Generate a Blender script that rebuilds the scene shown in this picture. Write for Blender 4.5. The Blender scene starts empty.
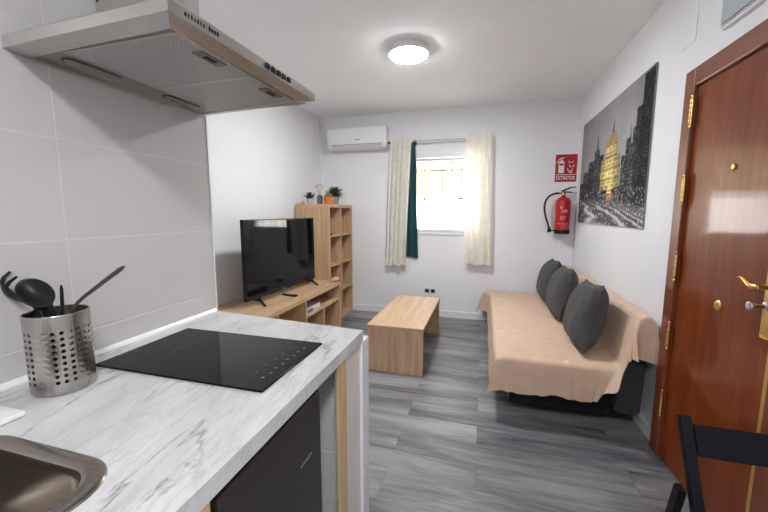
import bpy, bmesh, math, random
from mathutils import Vector, Matrix, Euler
R = math.radians
PI = math.pi
rnd = random.Random(7)
SC = bpy.context.scene
COL = SC.collection

# ------------------------------------------------------------------ room numbers (metres)
H = 2.61            # ceiling
YB = 4.48           # back wall
XR = 1.0            # right wall
XL = -2.18          # left wall of the living area
XT = -1.184         # tiled kitchen wall
YT = 1.31           # where the tiled wall ends
YF = -1.7           # wall behind the camera

# ------------------------------------------------------------------ materials
def nodes(name):
    m = bpy.data.materials.new(name)
    m.use_nodes = True
    nt = m.node_tree
    b = nt.nodes['Principled BSDF']
    return m, nt, b

def N(nt, typ, **kw):
    n = nt.nodes.new(typ)
    for k, v in kw.items():
        if hasattr(n, k):
            setattr(n, k, v)
        else:
            n.inputs[k].default_value = v
    return n

def ramp(nt, stops):
    r = nt.nodes.new('ShaderNodeValToRGB')
    e = r.color_ramp.elements
    while len(e) < len(stops):
        e.new(0.5)
    for i, (p, c) in enumerate(stops):
        e[i].position = p
        e[i].color = (*c, 1)
    return r

def plain(name, col, rough=0.5, metal=0.0, noise=0.06, nscale=60, bump=0.0, bscale=200, emit=None, estr=0, sheen=0, coat=0, spec=None):
    """colour with a faint procedural mottling, optional bump"""
    m, nt, b = nodes(name)
    tc = N(nt, 'ShaderNodeTexCoord')
    nz = N(nt, 'ShaderNodeTexNoise', Scale=nscale, Detail=3.0)
    nt.links.new(tc.outputs['Object'], nz.inputs['Vector'])
    lo = tuple(max(0, c * (1 - noise)) for c in col)
    hi = tuple(min(1, c * (1 + noise)) for c in col)
    r = ramp(nt, [(0.3, lo), (0.7, hi)])
    nt.links.new(nz.outputs['Fac'], r.inputs['Fac'])
    nt.links.new(r.outputs['Color'], b.inputs['Base Color'])
    b.inputs['Roughness'].default_value = rough
    b.inputs['Metallic'].default_value = metal
    if spec is not None: b.inputs['Specular IOR Level'].default_value = spec
    if sheen: b.inputs['Sheen Weight'].default_value = sheen
    if coat: b.inputs['Coat Weight'].default_value = coat
    if emit:
        b.inputs['Emission Color'].default_value = (*emit, 1)
        b.inputs['Emission Strength'].default_value = estr
    if bump:
        n2 = N(nt, 'ShaderNodeTexNoise', Scale=bscale, Detail=4.0)
        nt.links.new(tc.outputs['Object'], n2.inputs['Vector'])
        bp = N(nt, 'ShaderNodeBump', Strength=bump, Distance=0.002)
        nt.links.new(n2.outputs['Fac'], bp.inputs['Height'])
        nt.links.new(bp.outputs['Normal'], b.inputs['Normal'])
    return m

def wood(name, axis, cols, rough=0.45, scale=1.0, coat=0.0, fine=1.0):
    """grain running along axis 0/1/2 of object space"""
    m, nt, b = nodes(name)
    tc = N(nt, 'ShaderNodeTexCoord')
    mp = N(nt, 'ShaderNodeMapping')
    s = [22 * scale] * 3; s[axis] = 1.6 * scale
    mp.inputs['Scale'].default_value = s
    nt.links.new(tc.outputs['Object'], mp.inputs['Vector'])
    n1 = N(nt, 'ShaderNodeTexNoise', Scale=1.0, Detail=5.0, Roughness=0.6, Distortion=0.4)
    nt.links.new(mp.outputs['Vector'], n1.inputs['Vector'])
    mp2 = N(nt, 'ShaderNodeMapping')
    s = [150 * fine] * 3; s[axis] = 5
    mp2.inputs['Scale'].default_value = s
    nt.links.new(tc.outputs['Object'], mp2.inputs['Vector'])
    n2 = N(nt, 'ShaderNodeTexNoise', Scale=1.0, Detail=3.0)
    nt.links.new(mp2.outputs['Vector'], n2.inputs['Vector'])
    mx = N(nt, 'ShaderNodeMix', data_type='FLOAT')
    mx.inputs[0].default_value = 0.35
    nt.links.new(n1.outputs['Fac'], mx.inputs[2]); nt.links.new(n2.outputs['Fac'], mx.inputs[3])
    r = ramp(nt, [(0.3, cols[0]), (0.5, cols[1]), (0.72, cols[2])])
    nt.links.new(mx.outputs[0], r.inputs['Fac'])
    nt.links.new(r.outputs['Color'], b.inputs['Base Color'])
    b.inputs['Roughness'].default_value = rough
    if coat:
        b.inputs['Coat Weight'].default_value = coat
        b.inputs['Coat Roughness'].default_value = 0.07
    return m

def steel(name, col=(0.56, 0.54, 0.51), rough=0.3, axis=1):
    m, nt, b = nodes(name)
    tc = N(nt, 'ShaderNodeTexCoord')
    mp = N(nt, 'ShaderNodeMapping')
    s = [400] * 3; s[axis] = 6
    mp.inputs['Scale'].default_value = s
    nt.links.new(tc.outputs['Object'], mp.inputs['Vector'])
    n = N(nt, 'ShaderNodeTexNoise', Scale=1.0, Detail=2.0)
    nt.links.new(mp.outputs['Vector'], n.inputs['Vector'])
    r = ramp(nt, [(0.3, tuple(c * 0.88 for c in col)), (0.7, tuple(min(1, c * 1.08) for c in col))])
    nt.links.new(n.outputs['Fac'], r.inputs['Fac'])
    nt.links.new(r.outputs['Color'], b.inputs['Base Color'])
    b.inputs['Metallic'].default_value = 1
    b.inputs['Roughness'].default_value = rough
    return m

OAK = [(0.36, 0.22, 0.115), (0.52, 0.345, 0.20), (0.62, 0.44, 0.28)]
SON = [(0.37, 0.235, 0.135), (0.55, 0.375, 0.235), (0.66, 0.485, 0.33)]
MAH = [(0.115, 0.020, 0.004), (0.185, 0.036, 0.007), (0.260, 0.058, 0.012)]
MAH2 = [(0.115, 0.024, 0.008), (0.18, 0.040, 0.013), (0.25, 0.060, 0.019)]
M = {}
M['oak_x'] = wood('oak grain x', 0, OAK)
M['oak_y'] = wood('oak grain y', 1, OAK)
M['oak_z'] = wood('oak grain z', 2, OAK)
M['son_y'] = wood('sonoma grain y', 1, SON)
M['son_z'] = wood('sonoma grain z', 2, SON)
M['pale_z'] = wood('pale oak z', 2, [(0.42, 0.28, 0.14), (0.58, 0.41, 0.235), (0.66, 0.50, 0.31)])
M['door'] = wood('mahogany door', 2, MAH, rough=0.35, coat=0.42, fine=0.8)
M['door'].node_tree.nodes['Principled BSDF'].inputs['Specular IOR Level'].default_value = 0.15
M['casing_z'] = wood('mahogany casing z', 2, MAH2, rough=0.3, coat=0.4)
M['casing_y'] = wood('mahogany casing y', 1, MAH2, rough=0.3, coat=0.4)
M['wall'] = plain('white wall paint', (0.81, 0.815, 0.84), 0.85, noise=0.015, nscale=3, bump=0.06, bscale=90)
M['ceiling'] = plain('white ceiling paint', (0.88, 0.885, 0.90), 0.9, noise=0.015, nscale=3, bump=0.05, bscale=80)
M['white'] = plain('white lacquer', (0.80, 0.80, 0.81), 0.35, noise=0.02)
M['white_plastic'] = plain('white plastic', (0.82, 0.82, 0.83), 0.4, noise=0.015)
M['offwhite'] = plain('grey white plastic', (0.62, 0.62, 0.63), 0.45, noise=0.02)
M['steel'] = steel('brushed steel')
M['steel_dark'] = steel('brushed steel brown', (0.40, 0.36, 0.33), 0.28)
M['steel_z'] = steel('brushed steel upright', (0.44, 0.42, 0.40), 0.25, axis=2)
M['sink'] = steel('sink steel', (0.36, 0.325, 0.29), 0.26, axis=0)
M['black_plastic'] = plain('black plastic', (0.010, 0.010, 0.011), 0.42, noise=0.1, spec=0.2)
M['black_utensil'] = plain('black nylon', (0.010, 0.010, 0.011), 0.36, noise=0.1, spec=0.25)
M['dark_rubber'] = plain('dark rubber', (0.02, 0.02, 0.02), 0.6)
M['hob_glass'] = plain('black ceramic glass', (0.004, 0.004, 0.005), 0.05, noise=0.1, spec=0.12)
M['hob_mark'] = plain('grey printed mark', (0.13, 0.13, 0.135), 0.4)
M['tv_screen'] = plain('tv screen', (0.004, 0.004, 0.005), 0.05, noise=0.1, spec=0.25)
M['bezel'] = plain('tv bezel', (0.008, 0.008, 0.009), 0.3, spec=0.2)
M['fridge_door'] = plain('dark graphite fridge door', (0.030, 0.025, 0.025), 0.32, noise=0.05, spec=0.3)
M['fridge_side'] = plain('black fridge cabinet', (0.010, 0.010, 0.011), 0.3, spec=0.25)
M['chrome'] = plain('chrome', (0.75, 0.75, 0.78), 0.18, 1.0, noise=0.02)
M['brass'] = plain('polished brass', (0.83, 0.56, 0.20), 0.22, 1.0, noise=0.05)
M['strip'] = plain('brass cover strip', (0.62, 0.42, 0.13), 0.4, 0.5, noise=0.05)
M['red'] = plain('extinguisher red', (0.45, 0.010, 0.018), 0.25, noise=0.05, coat=0.3)
M['sign_red'] = plain('sign red', (0.36, 0.010, 0.016), 0.4, noise=0.04)
M['sign_white'] = plain('sign white', (0.78, 0.76, 0.72), 0.5, noise=0.02)
M['sign_pink'] = plain('label print', (0.62, 0.28, 0.28), 0.5, noise=0.02)
M['terracotta'] = plain('orange pot', (0.62, 0.13, 0.035), 0.5, noise=0.08)
M['grey_pot'] = plain('grey pot', (0.22, 0.23, 0.24), 0.6, noise=0.08)
M['dark_pot'] = plain('dark pot', (0.07, 0.085, 0.09), 0.5, noise=0.1)
M['cream_pot'] = plain('cream pot', (0.55, 0.50, 0.43), 0.6, noise=0.06)
M['leaf'] = plain('green leaf', (0.035, 0.12, 0.028), 0.5, noise=0.45, nscale=90)
M['dark_leaf'] = plain('dark leaf', (0.022, 0.060, 0.030), 0.5, noise=0.3, nscale=90)
M['cactus'] = plain('brown green cactus', (0.14, 0.11, 0.07), 0.7, noise=0.3, nscale=120)
M['dry'] = plain('pale dry stem', (0.50, 0.42, 0.36), 0.7, noise=0.15)
M['pink'] = plain('pink fabric', (0.68, 0.33, 0.26), 0.9, noise=0.12, nscale=40)
M['cushion'] = plain('charcoal velvet', (0.080, 0.078, 0.080), 0.9, noise=0.15, nscale=25, bump=0.25, bscale=350, spec=0.1, sheen=0.05)
M['sofa_fabric'] = plain('dark grey upholstery', (0.048, 0.049, 0.055), 0.9, noise=0.15, bump=0.3, bscale=400, spec=0.15)
M['chair_black'] = plain('black painted wood', (0.004, 0.0045, 0.007), 0.4, noise=0.1, spec=0.12)
M['grey_metal'] = plain('grey painted metal', (0.50, 0.50, 0.51), 0.4, noise=0.03)
M['socket_grey'] = plain('grey socket', (0.20, 0.20, 0.21), 0.4, noise=0.03)
M['panel_blue'] = plain('pale blue grey door', (0.42, 0.49, 0.53), 0.35, noise=0.03)
M['canvas_edge'] = plain('canvas edge', (0.25, 0.25, 0.26), 0.8, noise=0.1)
M['facade_yellow'] = plain('yellow render', (0.150, 0.124, 0.073), 0.9, noise=0.3, nscale=6)
M['facade_white'] = plain('white render', (0.80, 0.79, 0.77), 0.9, noise=0.04, nscale=6)
M['ground'] = plain('pale paving', (0.6, 0.58, 0.54), 0.9, noise=0.1, nscale=8)
M['grille'] = plain('painted iron', (0.06, 0.062, 0.062), 0.5, noise=0.05)
M['shutter_box'] = plain('white window frame', (0.85, 0.85, 0.86), 0.35, noise=0.01)
M['lamp_emit'] = plain('lit lamp diffuser', (0.9, 0.9, 0.9), 0.5, noise=0.0, emit=(0.97, 0.985, 1.0), estr=165)
M['lens'] = plain('frosted lamp lens', (0.17, 0.165, 0.16), 0.2, noise=0.03)

def fabric(name, col, transl=0.0, bumpS=0.25, wscale=500):
    m, nt, b = nodes(name)
    tc = N(nt, 'ShaderNodeTexCoord')
    nz = N(nt, 'ShaderNodeTexNoise', Scale=14.0, Detail=4.0)
    nt.links.new(tc.outputs['Object'], nz.inputs['Vector'])
    r = ramp(nt, [(0.3, tuple(c * 0.93 for c in col)), (0.7, tuple(min(1, c * 1.05) for c in col))])
    nt.links.new(nz.outputs['Fac'], r.inputs['Fac'])
    nt.links.new(r.outputs['Color'], b.inputs['Base Color'])
    b.inputs['Roughness'].default_value = 0.9
    n2 = N(nt, 'ShaderNodeTexNoise', Scale=float(wscale), Detail=2.0)
    nt.links.new(tc.outputs['Object'], n2.inputs['Vector'])
    bp = N(nt, 'ShaderNodeBump', Strength=bumpS, Distance=0.002)
    nt.links.new(n2.outputs['Fac'], bp.inputs['Height'])
    nt.links.new(bp.outputs['Normal'], b.inputs['Normal'])
    if transl:
        t = N(nt, 'ShaderNodeBsdfTranslucent')
        nt.links.new(r.outputs['Color'], t.inputs['Color'])
        mx = N(nt, 'ShaderNodeMixShader', Fac=transl)
        nt.links.new(b.outputs[0], mx.inputs[1]); nt.links.new(t.outputs[0], mx.inputs[2])
        nt.links.new(mx.outputs[0], nt.nodes['Material Output'].inputs['Surface'])
    return m
M['throw'] = fabric('beige throw', (0.62, 0.455, 0.335))
M['curtain'] = fabric('cream curtain', (0.92, 0.88, 0.79), 0.34)
M['teal'] = fabric('teal satin', (0.005, 0.045, 0.060), 0.04)
M['teal'].node_tree.nodes['Principled BSDF'].inputs['Roughness'].default_value = 0.42

def mat_glass():
    m, nt, b = nodes('clear window glass')
    tr = N(nt, 'ShaderNodeBsdfTransparent')
    gl = N(nt, 'ShaderNodeBsdfGlossy', Roughness=0.02)
    mx = N(nt, 'ShaderNodeMixShader', Fac=0.05)
    nt.links.new(tr.outputs[0], mx.inputs[1]); nt.links.new(gl.outputs[0], mx.inputs[2])
    nt.links.new(mx.outputs[0], nt.nodes['Material Output'].inputs['Surface'])
    return m
M['glass'] = mat_glass()

def mat_floor():
    m, nt, b = nodes('grey oak vinyl planks')
    L = nt.links.new
    tc = N(nt, 'ShaderNodeTexCoord')
    br = N(nt, 'ShaderNodeTexBrick')
    br.offset = 0.37; br.offset_frequency = 2
    br.inputs['Color1'].default_value = (0, 0, 0, 1); br.inputs['Color2'].default_value = (1, 1, 1, 1)
    br.inputs['Mortar'].default_value = (0.5, 0.5, 0.5, 1)
    br.inputs['Scale'].default_value = 1.0
    br.inputs['Mortar Size'].default_value = 0.0012
    br.inputs['Brick Width'].default_value = 1.22
    br.inputs['Row Height'].default_value = 0.18
    L(tc.outputs['Object'], br.inputs['Vector'])
    # shift the grain from plank to plank
    sh = N(nt, 'ShaderNodeVectorMath', operation='SCALE'); sh.inputs[3].default_value = 7.3
    L(br.outputs['Color'], sh.inputs[0])
    ad = N(nt, 'ShaderNodeVectorMath', operation='ADD')
    L(tc.outputs['Object'], ad.inputs[0]); L(sh.outputs[0], ad.inputs[1])
    mp = N(nt, 'ShaderNodeMapping'); mp.inputs['Scale'].default_value = (1.1, 8, 1)
    L(ad.outputs[0], mp.inputs['Vector'])
    n1 = N(nt, 'ShaderNodeTexNoise', Scale=1.0, Detail=6.0, Roughness=0.62, Distortion=0.6)
    L(mp.outputs[0], n1.inputs['Vector'])
    mp2 = N(nt, 'ShaderNodeMapping'); mp2.inputs['Scale'].default_value = (5, 90, 1)
    L(ad.outputs[0], mp2.inputs['Vector'])
    n2 = N(nt, 'ShaderNodeTexNoise', Scale=1.0, Detail=3.0)
    L(mp2.outputs[0], n2.inputs['Vector'])
    mx = N(nt, 'ShaderNodeMix', data_type='FLOAT'); mx.inputs[0].default_value = 0.22
    L(n1.outputs['Fac'], mx.inputs[2]); L(n2.outputs['Fac'], mx.inputs[3])
    a = N(nt, 'ShaderNodeMath', operation='MULTIPLY_ADD'); a.inputs[1].default_value = 0.16; a.inputs[2].default_value = -0.08
    L(br.outputs['Color'], a.inputs[0])
    s = N(nt, 'ShaderNodeMath', operation='ADD'); L(mx.outputs[0], s.inputs[0]); L(a.outputs[0], s.inputs[1])
    r = ramp(nt, [(0.29, (0.040, 0.040, 0.046)), (0.41, (0.125, 0.124, 0.135)), (0.54, (0.225, 0.224, 0.238)), (0.72, (0.36, 0.36, 0.37))])
    L(s.outputs[0], r.inputs['Fac'])
    m3 = N(nt, 'ShaderNodeMix', data_type='RGBA', blend_type='MULTIPLY')
    m3.inputs[0].default_value = 1.0
    rr = ramp(nt, [(0.0, (1, 1, 1)), (1.0, (0.55, 0.55, 0.56))])
    L(br.outputs['Fac'], rr.inputs['Fac'])
    L(r.outputs['Color'], m3.inputs[6]); L(rr.outputs['Color'], m3.inputs[7])
    L(m3.outputs[2], b.inputs['Base Color'])
    b.inputs['Roughness'].default_value = 0.38
    bp = N(nt, 'ShaderNodeBump', Strength=0.15, Distance=0.001)
    L(n2.outputs['Fac'], bp.inputs['Height']); L(bp.outputs['Normal'], b.inputs['Normal'])
    return m
M['floor'] = mat_floor()

def mat_tile(name, axes, w, h, ox, oz, col, rough=0.25):
    """stack-bonded wall tiles; axes = which object axes run along / up the wall"""
    m, nt, b = nodes(name)
    L = nt.links.new
    tc = N(nt, 'ShaderNodeTexCoord')
    sp = N(nt, 'ShaderNodeSeparateXYZ'); L(tc.outputs['Object'], sp.inputs[0])
    cb = N(nt, 'ShaderNodeCombineXYZ')
    L(sp.outputs[axes[0]], cb.inputs[0]); L(sp.outputs[axes[1]], cb.inputs[1])
    mp = N(nt, 'ShaderNodeMapping'); mp.inputs['Location'].default_value = (-ox + 10 * w, -oz + 10 * h, 0)
    L(cb.outputs[0], mp.inputs['Vector'])
    br = N(nt, 'ShaderNodeTexBrick'); br.offset = 0.0
    br.inputs['Scale'].default_value = 1.0
    br.inputs['Mortar Size'].default_value = 0.0045
    br.inputs['Mortar Smooth'].default_value = 0.8
    br.inputs['Brick Width'].default_value = w; br.inputs['Row Height'].default_value = h
    br.inputs['Color1'].default_value = (*col, 1)
    br.inputs['Color2'].default_value = (*[c * 0.985 for c in col], 1)
    br.inputs['Mortar'].default_value = (*[min(1, c * 1.12) for c in col], 1)
    L(mp.outputs[0], br.inputs['Vector'])
    L(br.outputs['Color'], b.inputs['Base Color'])
    b.inputs['Roughness'].default_value = rough
    nz = N(nt, 'ShaderNodeTexNoise', Scale=5.0, Detail=1.0); L(tc.outputs['Object'], nz.inputs['Vector'])
    hh = N(nt, 'ShaderNodeMath', operation='MULTIPLY_ADD'); hh.inputs[1].default_value = -1.0
    sc = N(nt, 'ShaderNodeMath', operation='MULTIPLY'); sc.inputs[1].default_value = 0.6
    L(nz.outputs['Fac'], sc.inputs[0]); L(br.outputs['Fac'], hh.inputs[0]); L(sc.outputs[0], hh.inputs[2])
    bp = N(nt, 'ShaderNodeBump', Strength=0.35, Distance=0.002)
    L(hh.outputs[0], bp.inputs['Height']); L(bp.outputs['Normal'], b.inputs['Normal'])
    return m
M['tile'] = mat_tile('pale glazed wall tile', (1, 2), 0.60, 0.2875, 0.735, 0.985, (0.605, 0.58, 0.575))
M['tile_low'] = mat_tile('cream glazed tile', (1, 2), 0.40, 0.20, 0.85, 0.10, (0.74, 0.68, 0.63))
M['tile_lowx'] = mat_tile('cream glazed tile shaded side', (0, 2), 0.40, 0.20, 0.05, 0.10, (0.66, 0.64, 0.62), 0.2)  # same tile, greyed: shade in the fridge gap put into the colour

def mat_marble():
    m, nt, b = nodes('white marble laminate')
    L = nt.links.new
    tc = N(nt, 'ShaderNodeTexCoord')
    rot = N(nt, 'ShaderNodeMapping'); rot.inputs['Rotation'].default_value = (0, 0, R(-8))
    L(tc.outputs['Object'], rot.inputs['Vector'])
    def vein(sx, sy, det, dist, lo, mid, hi, off):
        mp = N(nt, 'ShaderNodeMapping'); mp.inputs['Scale'].default_value = (sx, sy, 3); mp.inputs['Location'].default_value = (off, off, 0)
        L(rot.outputs[0], mp.inputs['Vector'])
        n = N(nt, 'ShaderNodeTexNoise', Scale=1.0, Detail=det, Roughness=0.62, Distortion=dist)
        L(mp.outputs[0], n.inputs['Vector'])
        r = ramp(nt, [(lo, (0, 0, 0)), (mid, (1, 1, 1)), (hi, (0, 0, 0))])
        L(n.outputs['Fac'], r.inputs['Fac'])
        return r
    v1 = vein(11, 2.6, 6.0, 0.5, 0.47, 0.50, 0.53, 3.1)
    v2 = vein(24, 4.5, 5.0, 0.3, 0.46, 0.50, 0.54, 8.7)
    # patches where veins appear
    mpp = N(nt, 'ShaderNodeMapping'); mpp.inputs['Scale'].default_value = (6, 2.5, 1); L(rot.outputs[0], mpp.inputs['Vector'])
    np_ = N(nt, 'ShaderNodeTexNoise', Scale=1.0, Detail=2.0); L(mpp.outputs[0], np_.inputs['Vector'])
    rp = ramp(nt, [(0.42, (0, 0, 0)), (0.66, (1, 1, 1))]); L(np_.outputs['Fac'], rp.inputs['Fac'])
    m1 = N(nt, 'ShaderNodeMath', operation='MULTIPLY'); L(v1.outputs['Color'], m1.inputs[0]); L(rp.outputs['Color'], m1.inputs[1])
    m2 = N(nt, 'ShaderNodeMath', operation='MULTIPLY'); m2.inputs[1].default_value = 0.22; L(v2.outputs['Color'], m2.inputs[0])
    mm = N(nt, 'ShaderNodeMath', operation='MAXIMUM'); L(m1.outputs[0], mm.inputs[0]); L(m2.outputs[0], mm.inputs[1])
    # soft clouds
    mpc = N(nt, 'ShaderNodeMapping'); mpc.inputs['Scale'].default_value = (9, 3, 1); L(rot.outputs[0], mpc.inputs['Vector'])
    nc = N(nt, 'ShaderNodeTexNoise', Scale=1.0, Detail=4.0); L(mpc.outputs[0], nc.inputs['Vector'])
    rc = ramp(nt, [(0.3, (0.52, 0.52, 0.52)), (0.6, (0.655, 0.65, 0.645))]); L(nc.outputs['Fac'], rc.inputs['Fac'])
    mx = N(nt, 'ShaderNodeMix', data_type='RGBA'); L(mm.outputs[0], mx.inputs[0])
    L(rc.outputs['Color'], mx.inputs[6]); mx.inputs[7].default_value = (0.22, 0.222, 0.235, 1)
    L(mx.outputs[2], b.inputs['Base Color'])
    b.inputs['Roughness'].default_value = 0.32
    return m
M['marble'] = mat_marble()

def mat_filter():
    m, nt, b = nodes('aluminium grease filter mesh')
    L = nt.links.new
    tc = N(nt, 'ShaderNodeTexCoord')
    mp = N(nt, 'ShaderNodeMapping'); mp.inputs['Scale'].default_value = (110, 110, 110); mp.inputs['Rotation'].default_value = (0, 0, R(45))
    L(tc.outputs['Object'], mp.inputs['Vector'])
    v = N(nt, 'ShaderNodeTexVoronoi', Scale=1.0); v.inputs['Randomness'].default_value = 0.0
    L(mp.outputs[0], v.inputs['Vector'])
    r = ramp(nt, [(0.15, (0.17, 0.17, 0.17)), (0.5, (0.46, 0.455, 0.45))]); L(v.outputs['Distance'], r.inputs['Fac'])
    L(r.outputs['Color'], b.inputs['Base Color'])
    b.inputs['Metallic'].default_value = 0.55; b.inputs['Roughness'].default_value = 0.42
    bp = N(nt, 'ShaderNodeBump', Strength=0.5, Distance=0.003); L(v.outputs['Distance'], bp.inputs['Height']); L(bp.outputs['Normal'], b.inputs['Normal'])
    return m
M['filter'] = mat_filter()

def mat_attr():
    m, nt, b = nodes('printed canvas')
    a = N(nt, 'ShaderNodeVertexColor'); a.layer_name = 'Col'
    nt.links.new(a.outputs['Color'], b.inputs['Base Color'])
    b.inputs['Roughness'].default_value = 0.6
    b.inputs['Specular IOR Level'].default_value = 0.12
    return m
M['print'] = mat_attr()

# ------------------------------------------------------------------ mesh builder
class MB:
    def __init__(s): s.bm = bmesh.new()
    def box(s, x0, x1, y0, y1, z0, z1, bev=0.0, mi=0, seg=2):
        x0, x1 = sorted((x0, x1)); y0, y1 = sorted((y0, y1)); z0, z1 = sorted((z0, z1))
        v = [s.bm.verts.new(p) for p in [(x0,y0,z0),(x1,y0,z0),(x1,y1,z0),(x0,y1,z0),(x0,y0,z1),(x1,y0,z1),(x1,y1,z1),(x0,y1,z1)]]
        f = [s.bm.faces.new([v[i] for i in q]) for q in [(3,2,1,0),(4,5,6,7),(0,1,5,4),(1,2,6,5),(2,3,7,6),(3,0,4,7)]]
        for q in f: q.material_index = mi
        if bev:
            es = list({e for q in f for e in q.edges})
            r = bmesh.ops.bevel(s.bm, geom=es, offset=bev, segments=seg, profile=0.5, affect='EDGES')
            for q in r['faces']: q.material_index = mi
        return s
    def prism(s, pts, a, b, axis, mi=0, bev=0.0):
        """polygon pts (2-D) extruded from a to b along axis; remaining axes in order"""
        def p3(p, t):
            q = list(p); q.insert(axis, t); return q
        A = [s.bm.verts.new(p3(p, a)) for p in pts]; B = [s.bm.verts.new(p3(p, b)) for p in pts]
        fs = []
        n = len(pts)
        fs.append(s.bm.faces.new(A)); fs.append(s.bm.faces.new(B[::-1]))
        for i in range(n):
            fs.append(s.bm.faces.new([A[(i+1)%n], A[i], B[i], B[(i+1)%n]]))
        for q in fs: q.material_index = mi
        bmesh.ops.recalc_face_normals(s.bm, faces=fs)
        if bev:
            es = list({e for q in fs for e in q.edges})
            r = bmesh.ops.bevel(s.bm, geom=es, offset=bev, segments=2, profile=0.5, affect='EDGES')
            for q in r['faces']: q.material_index = mi
        return s
    def poly(s, pts, mi=0):
        f = s.bm.faces.new([s.bm.verts.new(p) for p in pts]); f.material_index = mi; return s
    def lathe(s, prof, c=(0,0,0), n=32, axis='Z', mi=0, cap=True):
        """prof: list of (radius, height)"""
        c = Vector(c); rings = []
        for r, h in prof:
            ring = []
            for k in range(n):
                a = 2*PI*k/n; x, y = r*math.cos(a), r*math.sin(a)
                p = {'Z': (x, y, h), 'Y': (x, h, -y), 'X': (h, x, y)}[axis]
                ring.append(s.bm.verts.new(c + Vector(p)))
            rings.append(ring)
        fs = []
        for A, B in zip(rings, rings[1:]):
            for k in range(n):
                fs.append(s.bm.faces.new([A[k], A[(k+1)%n], B[(k+1)%n], B[k]]))
        if cap:
            fs.append(s.bm.faces.new(rings[0][::-1])); fs.append(s.bm.faces.new(rings[-1]))
        for q in fs: q.material_index = mi
        bmesh.ops.recalc_face_normals(s.bm, faces=fs)
        return s
    def tube(s, pts, r, n=10, mi=0, flat=None):
        """swept tube; r number or list; flat=(a,b) scales for an elliptical section"""
        pts = [Vector(p) for p in pts]; m = len(pts)
        rs = r if isinstance(r, (list, tuple)) else [r]*m
        prev = None; rings = []
        for i, p in enumerate(pts):
            t = (pts[min(i+1, m-1)] - pts[max(i-1, 0)]).normalized()
            if prev is None:
                ref = Vector((0,0,1)) if abs(t.z) < 0.9 else Vector((1,0,0))
                u = t.cross(ref).normalized()
            else:
                u = (prev - t*prev.dot(t)).normalized()
            prev = u; w = t.cross(u)
            fa, fb = flat or (1, 1)
            rings.append([s.bm.verts.new(p + (u*math.cos(2*PI*k/n)*fa + w*math.sin(2*PI*k/n)*fb)*rs[i]) for k in range(n)])
        fs = []
        for A, B in zip(rings, rings[1:]):
            for k in range(n):
                fs.append(s.bm.faces.new([A[k], A[(k+1)%n], B[(k+1)%n], B[k]]))
        fs.append(s.bm.faces.new(rings[0][::-1])); fs.append(s.bm.faces.new(rings[-1]))
        for q in fs: q.material_index = mi
        bmesh.ops.recalc_face_normals(s.bm, faces=fs)
        return s
    def bar(s, p0, p1, w, t, side=(1,0,0), mi=0, bev=0.002):
        """rectangular bar from p0 to p1; w along side, t along the third axis"""
        p0, p1 = Vector(p0), Vector(p1); d = (p1-p0).normalized()
        u = Vector(side); u = (u - d*u.dot(d)).normalized(); v = d.cross(u)
        c = [(-1,-1),(1,-1),(1,1),(-1,1)]
        A = [s.bm.verts.new(p0 + u*a*w/2 + v*b*t/2) for a, b in c]; B = [s.bm.verts.new(p1 + u*a*w/2 + v*b*t/2) for a, b in c]
        fs = [s.bm.faces.new(A[::-1]), s.bm.faces.new(B)] + [s.bm.faces.new([A[i], A[(i+1)%4], B[(i+1)%4], B[i]]) for i in range(4)]
        for q in fs: q.material_index = mi
        bmesh.ops.recalc_face_normals(s.bm, faces=fs)
        if bev:
            r = bmesh.ops.bevel(s.bm, geom=list({e for q in fs for e in q.edges}), offset=bev, segments=2, profile=0.5, affect='EDGES')
            for q in r['faces']: q.material_index = mi
        return s
    def grid(s, nu, nv, fn, mi=0, closed_u=False):
        V = [[s.bm.verts.new(fn(i/(nu if closed_u else nu-1), j/(nv-1))) for j in range(nv)] for i in range(nu)]
        fs = []
        for i in range(nu if closed_u else nu-1):
            for j in range(nv-1):
                a = (i+1) % nu
                fs.append(s.bm.faces.new([V[i][j], V[a][j], V[a][j+1], V[i][j+1]]))
        for q in fs: q.material_index = mi
        return V
    def sphere(s, c, r, sc=(1,1,1), mi=0, nu=16, nv=10):
        r0 = bmesh.ops.create_uvsphere(s.bm, u_segments=nu, v_segments=nv, radius=r)
        for v in r0['verts']:
            v.co = Vector((v.co.x*sc[0], v.co.y*sc[1], v.co.z*sc[2])) + Vector(c)
        for f in {f for v in r0['verts'] for f in v.link_faces}: f.material_index = mi
        return s
    def xf(s, mat):
        bmesh.ops.transform(s.bm, matrix=mat, verts=s.bm.verts); return s

ORG = {}
def _link(o): COL.objects.link(o); return o

def mesh_obj(name, mb, mats, smooth=True):
    me = bpy.data.meshes.new(name)
    mb.bm.normal_update()
    mb.bm.to_mesh(me); mb.bm.free()
    for m in (mats if isinstance(mats, (list, tuple)) else [mats]): me.materials.append(M[m] if isinstance(m, str) else m)
    if smooth:
        for p in me.polygons: p.use_smooth = True
        try: me.set_sharp_from_angle(angle=R(38))
        except Exception: pass
    o = bpy.data.objects.new(name, me)
    if smooth and len(me.polygons) < 4000:
        wn = o.modifiers.new('normals', 'WEIGHTED_NORMAL'); wn.keep_sharp = True; wn.weight = 90
    return o

def props(o, label=None, cat=None, group=None, kind=None):
    if label: o['label'] = label
    if cat: o['category'] = cat
    if group: o['group'] = group
    if kind: o['kind'] = kind
    return o

def thing(name, loc, label=None, cat=None, group=None, kind=None, rot=(0,0,0)):
    o = bpy.data.objects.new(name, None); o.empty_display_size = 0.05
    o.location = loc; o.rotation_euler = rot
    _link(o); ORG[o.name] = Vector(loc)
    return props(o, label, cat, group, kind)

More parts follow.
